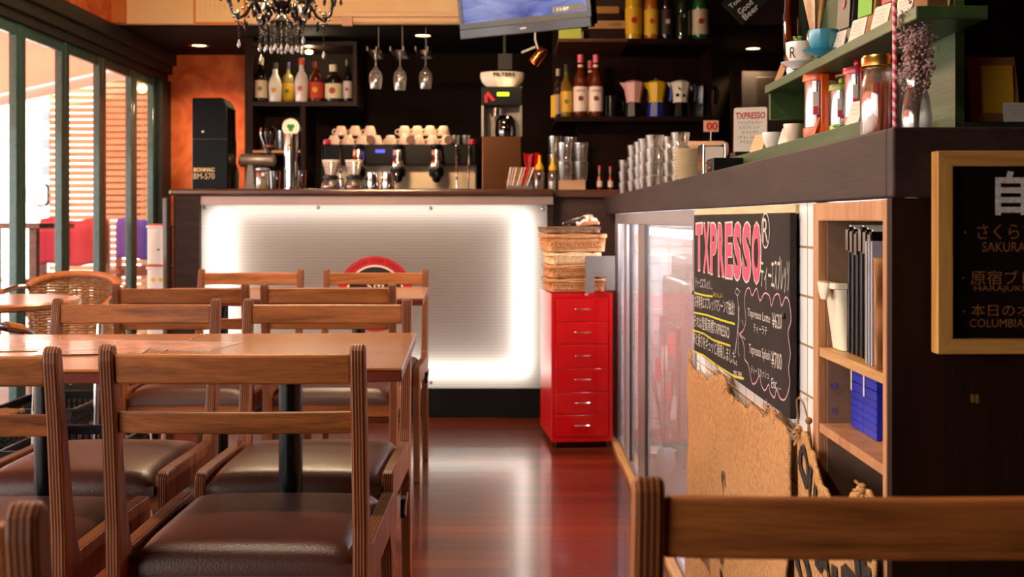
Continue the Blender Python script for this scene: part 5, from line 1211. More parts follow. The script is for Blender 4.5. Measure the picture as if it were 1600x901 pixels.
# beer tap
t = thing('beer_tap', 'polished steel beer tap column topped by a round green and white badge', 'tap', (at(455, 0, 6.05).x, 6.05, ZT))
MB().lathe([(.045, 0), (.045, .008), (.036, .014), (.036, .27), (.034, .30), (.0001, .30)], (0, 0, 0), 28).build('column', M['chrome'], t)
MB().lathe([(.052, 0), (.054, .004), (.054, .014), (.048, .02), (.0001, .02)], (0, .01, .335), 32, zaxis=(0, -1, 0)).build('badge', M['chrome'], t)
MB().lathe([(.046, .02), (.046, .022), (.0001, .022)], (0, .01, .335), 32, zaxis=(0, -1, 0)).build('badge_face', mat('badge_cream', '#d8e0c8', .4), t)
MB().lathe([(.012, .0222), (.012, .0235), (.0001, .0235)], (-.009, .01, .340), 14, zaxis=(0, -1, 0)).lathe([(.012, .0222), (.012, .0235), (.0001, .0235)], (.009, .01, .340), 14, zaxis=(0, -1, 0)).lathe([(.012, .0222), (.012, .0235), (.0001, .0235)], (0, .01, .324), 14, zaxis=(0, -1, 0)).build('clover_mark', mat('clover', '#2e8a3c', .5), t)
MB().tube([(0, -.03, .24), (0, -.07, .235), (0, -.075, .20)], .008).build('spout', M['chrome'], t)
tt2 = tumbler(.030, .11, 'amber_tumbler', glass('amber_glass', '#c8905a', .12, .04)); only(tt2, 'amber glass tumbler on the bar right behind the beer tap', (at(470, 0, 6.22).x, 6.22, ZT))
copy_tree(tt2, (at(430, 0, 6.28).x, 6.28, ZT), 0, 'amber glass tumbler on the bar between the jar and the beer tap')
# pour-over drippers
for i, px_ in enumerate((517, 553)):
    t = thing('coffee_dripper', ['wire coffee dripper with white paper filter on a glass server, left one', 'wire coffee dripper with white paper filter on a glass server, right one'][i], 'dripper', (at(px_, 0, 6.05).x, 6.05, ZT), group='pour over drippers on the bar')
    MB().shell([(.048, 0), (.052, .006), (.050, .03), (.034, .055)], t=.003).build('server', TG, t)
    MB().lathe([(.046, .004), (.046, .024), (.0001, .024)], (0, 0, 0), 20).build('coffee', mat('coffee', '#6a3a1c', .2), t)
    MB().lathe([(.036, .056), (.040, .060), (.040, .074), (.030, .078), (.0001, .078)], (0, 0, 0), 20).build('collar', M['black'], t)
    wr = MB()
    for k in range(6): rr_ = .029+.0030*k; zz = .082+.012*k; wr.tube([(rr_*math.cos(a), rr_*math.sin(a), zz) for a in [2*PI*q/20 for q in range(20)]], .0016, 5, closed=True)
    for q in range(12): a = 2*PI*q/12; wr.tube([(.028*math.cos(a), .028*math.sin(a), .079), (.046*math.cos(a), .046*math.sin(a), .150)], .0014, 5)
    wr.build('wire_cone', M['chrome'], t)
    MB().shell([(.024, .080), (.046, .153), (.049, .160)], t=.0012, seg=28).build('paper_filter', M['paper'], t)
    MB().tube([(.036, 0, .06), (.065, 0, .06), (.068, 0, .02), (.05, 0, .012)], .004).build('handle', M['black'], t)
pt = thing('milk_pitcher', 'small steel milk pitcher on the bar before the espresso machine, left one', 'pitcher', (at(582, 0, 6.05).x, 6.05, ZT), group='steel milk pitchers')
MB().shell([(.034, 0), (.036, .006), (.034, .05), (.029, .085), (.031, .095)], t=.002).build('body', M['chrome'], pt)
MB().tube([(.030, 0, .085), (.05, 0, .08), (.052, 0, .04), (.036, 0, .03)], .003).build('handle', M['chrome'], pt)
copy_tree(pt, (at(606, 0, 6.05).x, 6.05, ZT), 0.4, 'small steel milk pitcher on the bar before the espresso machine, right one', 'steel milk pitchers')
# automatic brewer with filters
bx_ = at(784, 0, 6.2).x; hw = .112
t = thing('filter_coffee_machine', 'steel and black filter coffee machine with green display, paper filters on top', 'coffee machine', (bx_, 6.27, ZT), world=True)
def zz_(py, d=6.2): return HE-(py-HY)*d/F
MB().box(bx_-hw, bx_+hw, 6.2, 6.37, zz_(165), zz_(135)).build('head', M['black'], t, .005)
MB().box(bx_-hw+.004, bx_+hw-.004, 6.2, 6.37, ZT, zz_(213)).build('lower_body', mat('copper_steel', '#7c5236', .30, 1.0), t, .004)
MB().box(bx_-hw, bx_-hw+.012, 6.2, 6.37, zz_(213), zz_(165)).box(bx_+hw-.012, bx_+hw, 6.2, 6.37, zz_(213), zz_(165)).box(bx_-hw+.012, bx_+hw-.012, 6.34, 6.37, zz_(213), zz_(165)).build('frame', M['steel'], t)
c = at(786, 147, 6.198); MB().box(c.x-.033, c.x+.033, 6.197, 6.2, c.z-.010, c.z+.010).build('display', emit('green_display', '#9ad81a', 1.6), t)
MB().box(bx_-.095, bx_-.078, 6.196, 6.2, zz_(160), zz_(148)).obox((bx_-.062, 6.192, zz_(151)), (.018, 0, -.022), (0, .003, 0), (.006, 0, .005)).build('red_tag', M['redp'], t)
MB().cyl((bx_-.03, 6.27, zz_(180)), .03, .045).build('brew_basket', M['chrome'], t)
MB().shell([(.055, 0), (.06, .03), (.055, .09), (.035, .12)], (bx_+.02, 6.275, zz_(213)+.001), .002).build('carafe', HOP, t)
t = thing('paper_filters', 'nest of white fluted paper coffee filters on top of the machine', 'filters', (bx_+.002, 6.28, zz_(135)+.0005))
fl_ = MB()
for k in range(5):
    vs = []; n = 64; 
    for r_, z_ in ((.080, .004*k), (.108, .028+.005*k), (.120, .060+.006*k)):
        for q in range(n):
            a = 2*PI*q/n; wv = 1+.03*math.sin(q*PI*.5+k)*(1 if z_ > .01 else 0); vs.append((r_*wv*math.cos(a), r_*wv*math.sin(a)*.66, z_))
    fl_.add(vs, [(j*n+q, j*n+(q+1) % n, (j+1)*n+(q+1) % n, (j+1)*n+q) for j in range(2) for q in range(n)]+[tuple(range(n))], 0, True)
o = fl_.build('filter_stack', mat('filter_paper', '#efe2d0', .85), t); o.modifiers.new('s', 'SOLIDIFY').thickness = .001
MB().text('FILTERS', (.012, -.0835, .066), (1, 0, 0), (0, -.2, .97), .12, .020, 0, .03).build('lettering', M['ink'], t)
tag(MB().box(at(778, 0, 6.33).x, at(800, 0, 6.33).x, 6.38, 6.44, 1.88, 1.97).box(at(786, 0, 6.33).x, at(790, 0, 6.33).x, 6.40, 6.42, 1.97, ZS).build('wall_box', mat('dark_grey_box', '#1e1c1b', .4)), 'dark grey square box hanging behind the paper filters', 'box')
# menus and straws in front of the machine
t = thing('leaflet_holder', 'holder of slanted pink and white leaflets on the bar', 'holder', (at(812, 0, 6.0).x, 6.0, ZT))
MB().box(-.07, .07, -.02, .02, 0, .004).box(-.07, .07, .017, .02, .004, .05).box(-.07, .07, -.02, -.017, .004, .02).build('tray', M['steel'], t)
for i in range(9):
    xx = -.058+.014*i; MB().obox((xx, 0, .062), (.004+.0, .0, .0), (0, .014, 0), (.010+.0014*i, 0, .056)).build('leaflet', [M['paper'], M['pinkp'], M['redp'], M['kraft']][i % 4] if i != 2 else M['paper'], t)
t = thing('straw_cup', 'steel cup filled with red paper wrapped straws beside the coffee machine', 'cup', (at(829, 0, 6.2).x, 6.2, ZT))
MB().shell([(.035, 0), (.042, .085), (.045, .09)], t=.002).build('cup', M['chrome'], t)
sb = MB(); rnd = random.Random(5)
for i in range(22):
    a = rnd.uniform(0, 2*PI); r = rnd.uniform(0, .028); sb.tube([(r*math.cos(a)*.6, r*math.sin(a)*.6, .01), (r*math.cos(a)*2.3, r*math.sin(a)*1.6, .20+rnd.uniform(-.01, .01))], .0045, 6)
sb.build('straws', M['red'], t); t.children[1]['kind'] = 'stuff'
for i, px_ in enumerate((843, 864)):
    t = thing('spice_shaker', ['clear shaker with yellow cap beside the red straws, left one', 'clear shaker with yellow cap beside the red straws, right one'][i], 'shaker', (at(px_, 0, 6.12).x, 6.12, ZT if i == 0 else 1.1875), group='yellow capped shakers')
    MB().shell([(.026, 0), (.028, .01), (.028, .09), (.02, .11)], t=.002).build('bottle', TG, t)
    MB().lathe([(.024, .003), (.024, .05), (.0001, .05)], (0, 0, 0), 16).build('contents', M['paper'], t)
    MB().lathe([(.022, .110), (.024, .125), (.010, .15), (.006, .19), (.0001, .19)], (0, 0, 0), 16).build('cap', M['yellow'], t)
# glasses on a wooden box at the corner
t = thing('wooden_box', 'small pale wooden box under the stacked glasses at the counter corner', 'box', (at(894, 0, 6.0).x, 6.03, 1.1875))
MB().box(-.07, .07, -.05, .05, 0, .052).build('box', wood('box_pale', '#c49a78', '#a87e5c', 0, 1, .6, 0), t, .002)
MB().box(-.066, .066, -.046, .046, .0521, .0525).build('lid', M['lightwoodx'], t)
g0 = tumbler(.038, .10, 'stacked_glass'); k = 0
for lev in range(3):
    for c_ in range(4):
        x = at(866+14*c_, 0, 6.05).x if lev else at(868+14*c_, 0, 6.05).x
        if c_ < 2: yb_, zb_ = 6.20+.07*(c_ % 2), 1.1875
        else: yb_, zb_ = 6.03+.0*(c_ % 2), 1.2405
        x = at(868+25*(c_ % 2)+(14 if c_ > 1 else 0), 0, 6.1).x
        if c_ > 1 and lev == 2: continue
        loc = (x, yb_, zb_+.1003*lev); lab = f'corner tumbler, {["bottom", "middle", "top"][lev]} level of the {ordn(c_)} stack over the wooden box'
        if k == 0: only(g0, lab, loc, 'tumblers stacked at the counter corner')
        else: copy_tree(g0, loc, 0, lab, 'tumblers stacked at the counter corner')
        k += 1
for i, px_ in enumerate((937, 955)):
    t = thing('sauce_bottle', ['tiny red pepper sauce bottle with green neck at the dark corner, left one', 'tiny red pepper sauce bottle with green neck at the dark corner, right one'][i], 'bottle', (at(px_, 0, 6.1).x, 6.1+.05*i, 1.1875), group='pepper sauce bottles')
    MB().lathe([(.014, 0), (.016, .006), (.016, .06), (.008, .085), (.0065, .11), (.0001, .11)], (0, 0, 0), 16).build('bottle', mat('pepper_red', '#7a160c', .1, coat=.6), t)
    MB().lathe([(.0075, .092), (.0075, .112), (.0001, .112)], (0, 0, 0), 12).build('neck_foil', mat('foil_green', '#2c8a48', .4), t)
    MB().lathe([(.009, .112), (.009, .132), (.0001, .134)], (0, 0, 0), 12).build('cap', M['redp'], t)
    MB().lathe([(.0164, .02), (.0166, .052)], (0, 0, 0), 16).build('label', M['paper'], t)

# ------------------------------------------------------------ dark shelf unit behind the corner
DM = wood('maroon_dark_wood', '#220906', '#120403', 2, .5, .6, .0, spec=.12)
t = thing('tall_shelf_unit', 'dark maroon shelving behind the bar corner holding bottles and moka pots', 'shelf', (.68, 6.6, 0), world=True)
xl, xr = .24, 1.135; ZA, ZB_ = 1.60, 2.03
MB().box(xl, xr, 6.72, 6.75, 0, ZS).build('back_panel', DM, t)
MB().box(xr-.02, xr, 6.40, 6.72, 0, ZS).build('side_panel', DM, t)
MB().box(xl, xr-.02, 6.22, 6.72, ZA-.028, ZA).build('middle_shelf', DM, t, .002)
MB().box(.64, xr-.02, 6.22, 6.72, ZB_-.028, ZB_).build('upper_shelf', DM, t, .002)
MB().box(.255, .64, 6.22, 6.72, ZB_-.018, ZB_).build('narrow_shelf', wood('brown_shelf', '#6e4022', '#4a2814', 0, 1, .5, .1), t, .002)
MB().box(.38, xr-.02, 6.45, 6.72, 1.0, ZA-.028).build('lower_panel', DM, t)
SB = 6.33/F
G_ = 'bottles on the middle shelf behind the corner'
bottle('syrup_bottle', 'dark bottle with red and white labels, leftmost on the middle shelf', 872, 6.42, ZA, 80*SB, 8*SB, 'round', '#2a120a', '#b8a488', None, '#c8b89a', group=G_)
bottle('syrup_bottle', 'bottle with yellow label and green neck on the middle shelf', 885, 6.33, ZA, 84*SB, 9*SB, 'round', '#7a5a1a', '#e0b040', '#6a7a30', '#2a1a10', group=G_, capc='#2c7a3a')
bottle('syrup_bottle', 'amber syrup bottle with white label and pink cap, left of the front pair', 907, 6.33, ZA, 99*SB, 11*SB, 'round', '#5a1e08', '#ead2c4', '#7a3c30', '#e06070', group=G_, capc='#e8c8b8', text='MONIN')
bottle('syrup_bottle', 'amber syrup bottle with white label and pink cap, right of the front pair', 931, 6.33, ZA, 99*SB, 11*SB, 'round', '#5a1e08', '#ead2c4', '#7a3c30', '#e06070', group=G_, capc='#e8c8b8', text='MONIN')
bottle('syrup_bottle', 'amber syrup bottle standing behind and between the front pair', 923, 6.50, ZA, 96*SB, 11*SB, 'round', '#5a1e08', '#ead2c4', None, '#e06070', group=G_, capc='#e8c8b8')
tag(MB().box(at(855, 0, 6.3).x+.02, at(862, 0, 6.3).x+.02, 6.26, 6.30, ZA, ZA+.12).build('yellow_carton', M['yellowp'], None, .002), 'narrow yellow and red carton at the left end of the middle shelf', 'carton')
t = thing('black_mug', 'plain black mug between the syrup bottles and the pink moka pot', 'mug', (at(956, 0, 6.4).x, 6.4, ZA))
MB().shell([(.04, 0), (.042, .01), (.042, .13)], t=.004).build('body', M['black'], t); MB().tube([(.041, 0, .11), (.065, 0, .10), (.065, 0, .05), (.041, 0, .04)], .006).build('handle', M['black'], t)
def moka(px_, label, top, base, hand, spots=False, dd=6.33):
    x = at(px_, 0, dd).x; t = thing('moka_pot', label, 'moka pot', (x, dd, ZA), group='moka pots on the middle shelf')
    MB().lathe([(.052, 0), (.054, .008), (.047, .075), (.046, .085), (.0001, .085)], (0, 0, 0), 8, smooth=False).build('base', base, t)
    b_ = MB().lathe([(.044, .086), (.040, .095), (.058, .190), (.060, .196), (.040, .206), (.012, .212), (.0001, .212)], (0, 0, 0), 8, smooth=False)
    b_.prism([(-.055, .165), (-.055, .197), (-.078, .199)], -.012, .012, 'y').build('upper_pot', top, t)
    MB().ball((0, 0, .218), .010).build('knob', hand, t)
    MB().tube([(.052, 0, .192), (.078, 0, .190), (.088, 0, .170), (.086, 0, .13), (.080, 0, .095)], .008, 8, radii=[.009, .013, .015, .014, .010]).build('handle', hand, t)
    if spots:
        s_ = MB()
        for (xx, zz, r_) in ((-.005, .165, .014), (-.022, .125, .010), (.014, .122, .009)): s_.lathe([(r_, 0), (r_, .0015), (.0001, .0015)], (xx, -.0475 if zz > .14 else -.043, zz), 10, zaxis=(0, -1, .2))
        s_.build('spots', M['black'], t)
moka(990, 'pink enamel moka pot with black base and handle', M['pinkp'], M['black'], M['black'])
moka(1025, 'yellow moka pot with blue base and handle', M['yellow'], M['navy'], M['navy'])
moka(1063, 'cream moka pot with black cow spots and black base', M['cream'], M['blackgl'], M['black'], True)
moka(1096, 'bare aluminium moka pot at the right end of the middle shelf', M['alu'], M['alu'], M['black'], False, 6.50)
G2 = 'bottles on the upper shelf behind the corner'
for px_, h_, w_, sh_, gl_, lb_, l2_, cp_, lab_ in [
    (990, 105, 13, 'square', '#d8a810', '#e8b818', '#b82a1c', '#c82018', 'yellow bottle with red shield label, leftmost on the upper shelf'),
    (1018, 100, 11.5, 'round', '#b86a12', '#e8c020', '#d04a28', '#1a1410', 'bottle with yellow label over green band on the upper shelf'),
    (1042, 100, 10, 'round', '#120c0c', '#2a1a16', '#d8a89a', '#120c0c', 'black bottle with small pink neck label on the upper shelf'),
    (1067, 95, 11.5, 'square', '#122a18', None, None, '#8a8a86', 'dark green frosted bottle on the upper shelf'),
    (1094, 100, 12.5, 'round', '#1a6a2a', '#e8dcb8', '#b83028', '#1a6a2a', 'bright green bottle with cream label, rightmost on the upper shelf')]:
    bottle('liqueur_bottle', lab_, px_, 6.33, ZB_, h_*SB, w_*SB, sh_, gl_, lb_, l2_, cp_, group=G2)
c = at(890, 55, 6.3); tag(MB().box(c.x-.062, c.x+.062, 6.24, 6.30, ZB_, ZB_+.06).build('yellow_green_box', mat('lime_box', '#c2cf58', .5), None, .002), 'small lime yellow box on the narrow brown shelf beneath the television', 'box')
for i, (py_, w_, mm) in enumerate([(28, .115, 'box_pale'), (6, .15, 'light_wood')]):
    c = at(956, py_, 6.4); 
zz0 = ZB_
for i, (x0_, x1_, h_, mm, lab) in enumerate([(.40, .64, .072, M['dark'], 'dark book lying lowest in the pile on the narrow shelf'), (.44, .638, .045, mat('tan_cover', '#b88a5c', .6), 'tan covered book lying in the middle of the pile on the narrow shelf'), (.36, .62, .04, M['dark'], 'dark book lying above the tan one on the narrow shelf'), (.34, .60, .04, mat('ochre_cover', '#a87838', .6), 'ochre book topmost of the pile on the narrow shelf')]):
    t = thing('lying_book', lab, 'book', ((x0_+x1_)/2, 6.42, zz0), group='books lying on the narrow shelf')
    hw_ = (x1_-x0_)/2
    MB().box(-hw_, hw_, -.10, .10, 0, .003).box(-hw_, hw_, -.10, .10, h_-.004, h_-.001).box(-hw_, hw_, -.10, -.097, .003, h_-.004).build('cover', mm, t)
    MB().box(-hw_+.003, hw_-.003, -.096, .097, .003, h_-.004).build('pages', M['paper'], t)
    if i == 1: MB().text('COFFEE', (.04, -.1006, h_/2), (1, 0, 0), ZU, .07, .016).build('title', M['ink'], t)
    zz0 += h_

# passage at the far right behind the counter
t = thing('passage_cabinet', 'brown panelled cupboard deep in the passage below the right downlight', 'cupboard', (1.75, 7.6, 0), world=True)
MB().box(1.52, 2.2, 7.52, 7.70, 0, 2.02).build('carcass', mat('dark_walnut', '#1e1008', .6), t)
for i in range(4):
    z0_ = .05+.49*i; MB().box(1.63, 2.15, 7.50, 7.52, z0_, z0_+.46).build('door', wood('walnut_door', '#2e1c0e', '#1c1008', 0, .6, .5, .1), t, .004)
tag(MB().box(1.44, 1.50, 7.35, 7.45, 0, 2.02).build('wooden_post', wood('honey_post', '#6a4a24', '#4a3014', 2, .6, .5, .1)), 'honey coloured wooden post in the dark passage', 'post')
t = thing('swan_neck_tap', 'tall chrome swan neck tap in the dark passage', 'tap', (1.08, 5.45, 1.1485))
MB().box(-.0, .0, 0, 0, 0, 0) if False else None
MB().lathe([(.03, 0), (.03, .01), (.014, .02), (.0001, .02)], (0, 0, 0), 16).tube([(0, 0, .01), (0, 0, .34), (.02, 0, .40), (.06, 0, .42), (.10, 0, .40), (.11, 0, .34)], .010).build('tap', M['chrome'], t)
t = thing('hanging_chalk_sign', 'small black square sign hung cornerwise with white chalk lettering', 'sign', (at(1163, 8, 4.2).x, 4.2, at(1163, 8, 4.2).z))
MB().obox((0, 0, .012), (.046, 0, .046), (0, .004, 0), (-.040, 0, .040)).build('board', M['blackm'], t)
xd2, ud2 = Vector((.74, 0, .67)), Vector((-.67, 0, .74))
MB().text('Today\'s', (-.022, -.0048, .018), xd2, ud2, .085, .024).text('Good', (.002, -.0048, -.008), xd2, ud2, .065, .022).text('Beer', (.022, -.0048, -.026), xd2, ud2, .07, .022).build('lettering', M['chalk'], t)
MB().tube([(0, 0, .11), (0, 0, 2.9-t.location.z)], .0015, 5).build('cord', M['blackm'], t)

# ------------------------------------------------------------ things on the right counter
ZR = 1.1485
g1 = tumbler(.036, .052, 'counter_glass'); k = 0
cols = [(.53, 5.22, 3), (.545, 4.98, 4), (.552, 4.78, 4), (.548, 4.58, 4), (.555, 4.38, 4), (.63, 5.05, 4), (.632, 4.85, 4), (.628, 4.65, 4), (.632, 4.45, 4), (.635, 4.25, 4)]
for ci, (x, y, n_) in enumerate(cols):
    for lv in range(n_):
        lab = f'right counter tumbler, {["bottom", "second", "third", "top"][lv]} in the {ordn(ci % 5)} stack of the {"front" if ci < 5 else "rear"} row'
        if k == 0: only(g1, lab, (x, y, ZR), 'tumblers stacked on the right counter')
        else: copy_tree(g1, (x, y, ZR+.0523*lv), 0, lab, 'tumblers stacked on the right counter')
        k += 1
p0 = thing('saucer', '', 'plate')
MB().lathe([(.034, 0), (.036, .002), (.062, .008), (.063, .0095), (.036, .0045), (.0001, .0045)], (0, 0, 0), 32).build('plate', mat('saucer_cream', '#e6d8b8', .25, coat=.3), p0)
for i in range(13):
    lab = 'cream saucer in the stack beside the tumblers, '+('topmost' if i == 12 else 'lowest' if i == 0 else ordn(i)+' above the lowest')
    if i == 0: only(p0, lab, (.625, 3.95, ZR), 'saucers stacked on the right counter')
    else: copy_tree(p0, (.625, 3.95, ZR+.0099*i), 0, lab, 'saucers stacked on the right counter')
t = thing('napkin_dispenser', 'chrome and black napkin holder beside the stack of saucers', 'napkin holder', (.62, 3.50, ZR))
MB().box(-.035, .035, -.05, .05, 0, .010).box(-.035, -.031, -.05, .05, .01, .115).box(.031, .035, -.05, .05, .01, .115).box(-.035, .035, .046, .05, .01, .115).build('frame', M['chrome'], t, .002)
MB().box(-.028, .028, -.047, .042, .011, .105).build('napkins', M['paper'], t)
t = thing('rolled_towel', 'rolled pinkish cream towel lying behind the saucers', 'towel', (.78, 4.75, ZR))
MB().lathe([(.0001, -.13), (.030, -.128), (.036, -.11), (.034, 0), (.036, .11), (.030, .128), (.0001, .13)], (0, 0, .178), 20, zaxis=(1, .1, 0)).build('roll', mat('towel', '#e8b89a', .95, bump=.5, bscale=90), t)
MB().box(-.10, .13, -.05, .05, 0, .140).build('tray_box', mat('tray_white', '#ddc8b4', .6), t, .004)
t = thing('black_clip_box', 'low black box with chrome clips lying at the near end of the napkin holder', 'box', (.56, 3.02, ZR))
MB().box(-.03, .05, -.05, .05, 0, .045).build('box', M['black'], t, .003); MB().box(-.034, -.030, -.04, .04, .018, .024).box(-.034, -.030, -.04, .04, .032, .038).build('clips', M['chrome'], t)
def card_obj(name, label, c, w, h, rotz, tilt, m, title=None, tmat=None, lines=3, group=None, z=0, border=None, tw=.8):
    t = thing(name, label, 'card' if name != 'menu_card' else 'menu', c, rotz, group); t.rotation_euler = (tilt, 0, rotz)
    MB().prism(rrect(0, h/2, w, h, min(w, h)*.08, 3), 0, .0022, 'y').build('card', m, t)
    if border: MB().prism(rrect(0, h/2, w+.003, h+.003, min(w, h)*.08, 3), .0022, .003, 'y').build('border', border, t)
    mb = MB(); has = False
    y = h*.82
    if title: MB().text(title, (0, -.0006, y), (1, 0, 0), ZU, w*.9, h*.15, 0, .02).build('title', tmat, t); y -= h*.16
    if lines:
        for k in range(lines):
            st = ['ドリップコーヒー', 'エスプレッソ', 'カフェラテ', 'ブレンド', 'アイスコーヒー'][k % 5]
            mb.text(st, (-w*.04*(k % 2), -.0006, y-k*h*.55/max(lines, 1)*1.0), (1, 0, 0), ZU, w*(.72-.1*(k % 3)), min(h*.07, h*.4/lines))
        mb.build('lettering', M['ink'], t)
    return t
card_obj('menu_card', 'white menu card with red TXPRESSO heading standing on the right counter', (at(1172, 0, 3.3).x, 3.3, 1.229), .095, .130, -.35, -.06, M['paper'], 'TXPRESSO', M['redink'], 5, border=mat('card_edge_pink', '#d89a90', .6))
tag(MB().box(at(1172, 0, 3.3).x-.05, at(1172, 0, 3.3).x+.05, 3.27, 3.35, ZR, 1.228).build('card_block', M['dark'], None, .003), 'dark block carrying the TXPRESSO menu card', 'block')
t = thing('price_tag', 'small red numbered price tag on a thin stand before the dark passage', 'price tag', (at(1111, 0, 5.0).x, 5.0, ZR))
zt_ = at(1111, 197, 5.0).z-ZR
MB().box(-.033, .033, -.002, .002, zt_-.025, zt_+.025).build('tag', mat('tag_pinkish', '#d8a088', .6), t)
MB().text('00', (.004, -.003, zt_), (1, 0, 0), ZU, .05, .036, 0, .03).build('digits', M['redink'], t)
MB().tube([(0, .004, 0), (0, .004, zt_)], .002, 6).lathe([(.02, 0), (.02, .003), (.0001, .003)], (0, .004, 0), 14).build('stand', M['steel'], t)

# green display shelf
t = thing('green_shelf', 'green painted wooden display shelf on the end of the right counter', 'shelf', (.66, 2.4, ZR), world=True)
G = M['green']
MB().box(.61, .72, 1.97, 3.20, 1.172, 1.203).build('lower_board', G, t, .002)
MB().box(.61, .72, 1.70, 2.72, 1.333, 1.353).build('middle_board', G, t, .002)
MB().box(.62, .72, 2.70, 2.72, 1.270, 1.333).build('end_board', G, t)
MB().box(.72, .735, 1.83, 2.74, 1.149, 1.95).build('back_board', G, t)
MB().box(.63, .70, 2.0, 2.04, 1.149, 1.172).box(.63, .70, 3.1, 3.14, 1.149, 1.172).build('foot', G, t)
MB().box(.735, 1.35, 1.83, 2.10, 1.160, 1.189).box(.735, 1.35, 2.08, 2.10, 1.189, 1.95).box(.735, 1.35, 1.83, 2.10, 1.95, 1.97).build('side_box', mat('dark_green_box', '#26331f', .5), t)
MB().box(.736, 1.349, 2.065, 2.08, 1.19, 1.949).build('box_lining', mat('box_lining', '#1c0b08', .7), t)
MB().box(.75, 1.3, 1.86, 2.05, 1.149, 1.160).build('underside', M['dark'], t)
ZM, ZL = 1.3532, 1.2032
def cupset(px_, X, z, r, h, col, label, d=None):
    d = X*F/(px_-800)
    t = thing('cup_and_saucer', label, 'cup', (X, d, z))
    MB().lathe([(r*.55, 0), (r*.6, .003), (r*1.28, .012), (r*1.32, .014), (r*.6, .006), (.0001, .006)], (0, 0, 0), 32).build('saucer', col, t)
    MB().shell([(r*.5, .006), (r*.62, .010), (r*.95, h*.55), (r, h)], t=.0025, seg=28).build('cup', col, t)
    MB().tube([(r*.9, -.006, h*.86), (r*1.35, -.010, h*.86), (r*1.45, -.011, h*.62), (r*1.15, -.008, h*.38), (r*.75, -.004, h*.35)], .003, 8).build('handle', col, t)
    return t
cs = cupset(1250, .618, ZM, .031, .056, M['porcelain'], 'white cup with black monogram on white saucer at the far end of the green shelf')
MB().text('R', (-.0210, -.0216, .032), (.7, -.71, 0), ZU, .014, .024).build('monogram', M['black'], cs)
lf = MB(); rnd = random.Random(11)
for i in range(9): lf.ball((rnd.uniform(-.01, .012), rnd.uniform(-.01, .01), .052+rnd.uniform(0, .018)), .0045, seg=6, rings=4, sz=.6)
lf.tube([(0, 0, .02), (0, 0, .06)], .001, 4).build('sprig', mat('sprig_green', '#8cb45a', .6), cs)
cupset(1286, .618, ZM, .030, .052, M['teal'], 'pale blue glazed cup on a matching saucer in the middle of the green shelf')
# cellophane bag standing in the blue cup area
t = thing('cellophane_bag', 'amber cellophane bag of biscuits tied at the neck behind the blue cup', 'bag', (.668, 2.48, ZM))
MB().grid(lambda u, v: ((.030-.016*v+.006*math.sin(u*2*PI*5+v*4))*math.cos(u*2*PI), (.042-.02*v+.005*math.sin(u*2*PI*7+v*3))*math.sin(u*2*PI), .001+v*.085), 40, 14).build('bag', mat('amber_film', '#b87a2c', .2, coat=.6, var=.4, vscale=50), t)
MB().grid(lambda u, v: ((.008+.022*v+.004*math.sin(u*2*PI*6))*math.cos(u*2*PI), (.012+.035*v+.004*math.sin(u*2*PI*5))*math.sin(u*2*PI), .086+v*.11), 40, 8).build('ruffle', mat('tan_film', '#c79560', .35, coat=.3, var=.3, vscale=30), t)
MB().tube([(.015*math.cos(a), .022*math.sin(a), .086) for a in [2*PI*k/16 for k in range(16)]], .003, 6, closed=True).build('tie', M['gold'], t)
tag(MB().shell([(.03, 0), (.031, .006), (.031, .16), (.028, .17), (.028, .26)], (.672, 2.66, ZM), .002, 20).build('tall_glass_canister', glass('dark_smoke', '#6a5550', .14, .04)), 'tall smoky glass canister at the far end of the green shelf', 'canister')
def coffee_bag(y, label, body, patch, w=.062, h=.19, card=True, clabel=None, X=.685):
    t = thing('coffee_bag', label, 'bag', (X, y, ZM), -PI/2+.22, 'coffee bags on the green shelf')
    n = 12; mb = MB(); vs = []
    for j in range(9):
        v = j/8; hd = .018*(1-v**1.6)+.002
        for (sx, sy) in ((-1, -1), (1, -1), (1, 1), (-1, 1)): vs.append((sx*w/2*(1-.02*math.sin(v*PI)), sy*hd, v*h))
    mb.add(vs, [(0, 3, 2, 1), (32, 33, 34, 35)]+[(4*j+k, 4*j+(k+1) % 4, 4*j+4+(k+1) % 4, 4*j+4+k) for j in range(8) for k in range(4)])
    mb.build('bag', body, t, .002)
    q = [(-w*.40, -.0205, h*.32), (w*.40, -.0205, h*.32), (w*.40, -.0155, h*.78), (-w*.40, -.0155, h*.78)]
    pm_ = MB().add(q+[(p[0], p[1]+.001, p[2]) for p in q], [(0, 1, 2, 3), (7, 6, 5, 4), (0, 4, 5, 1), (1, 5, 6, 2), (2, 6, 7, 3), (3, 7, 4, 0)])
    pm_.build('label_patch', patch, t)
    return t
coffee_bag(2.27, 'black coffee bag with pink flame mark on the green shelf', mat('black_bag', '#2c2828', .5), mat('black_bag2', '#3a3434', .5))
coffee_bag(2.13, 'brown kraft coffee bag with a lime green label on the green shelf', M['kraft'], M['greenp'])
coffee_bag(1.99, 'brown kraft coffee bag with a pink label on the green shelf', M['kraft'], M['pinkpaper'])
coffee_bag(1.86, 'brown kraft coffee bag with a dark green label, nearest on the green shelf', M['kraft'], mat('deep_green_label', '#1c8a3c', .6))
MBt = MB().prism([(-.004, .0), (.006, .004), (.008, .014), (.0, .022), (.003, .012), (-.004, .010)], -.0006, 0, 'y')
fm = MBt.build('flame_mark', M['pinkpaper'], [o for o in COL.objects if o.name.startswith('coffee_bag')][0]); fm.location = (0, -.019, .10)
for i, (y, w_, h_, X_) in enumerate([(2.20, .045, .046, .632), (2.08, .050, .050, .632), (1.95, .050, .050, .632), (1.83, .046, .048, .632)]):
    card_obj('price_card', 'small handwritten price card leaning on the coffee bags, '+ordn(i)+' from the far end', (X_, y, ZM), w_, h_, -PI/2+.25, -.25, M['paper'], None, None, 4, 'price cards before the coffee bags')
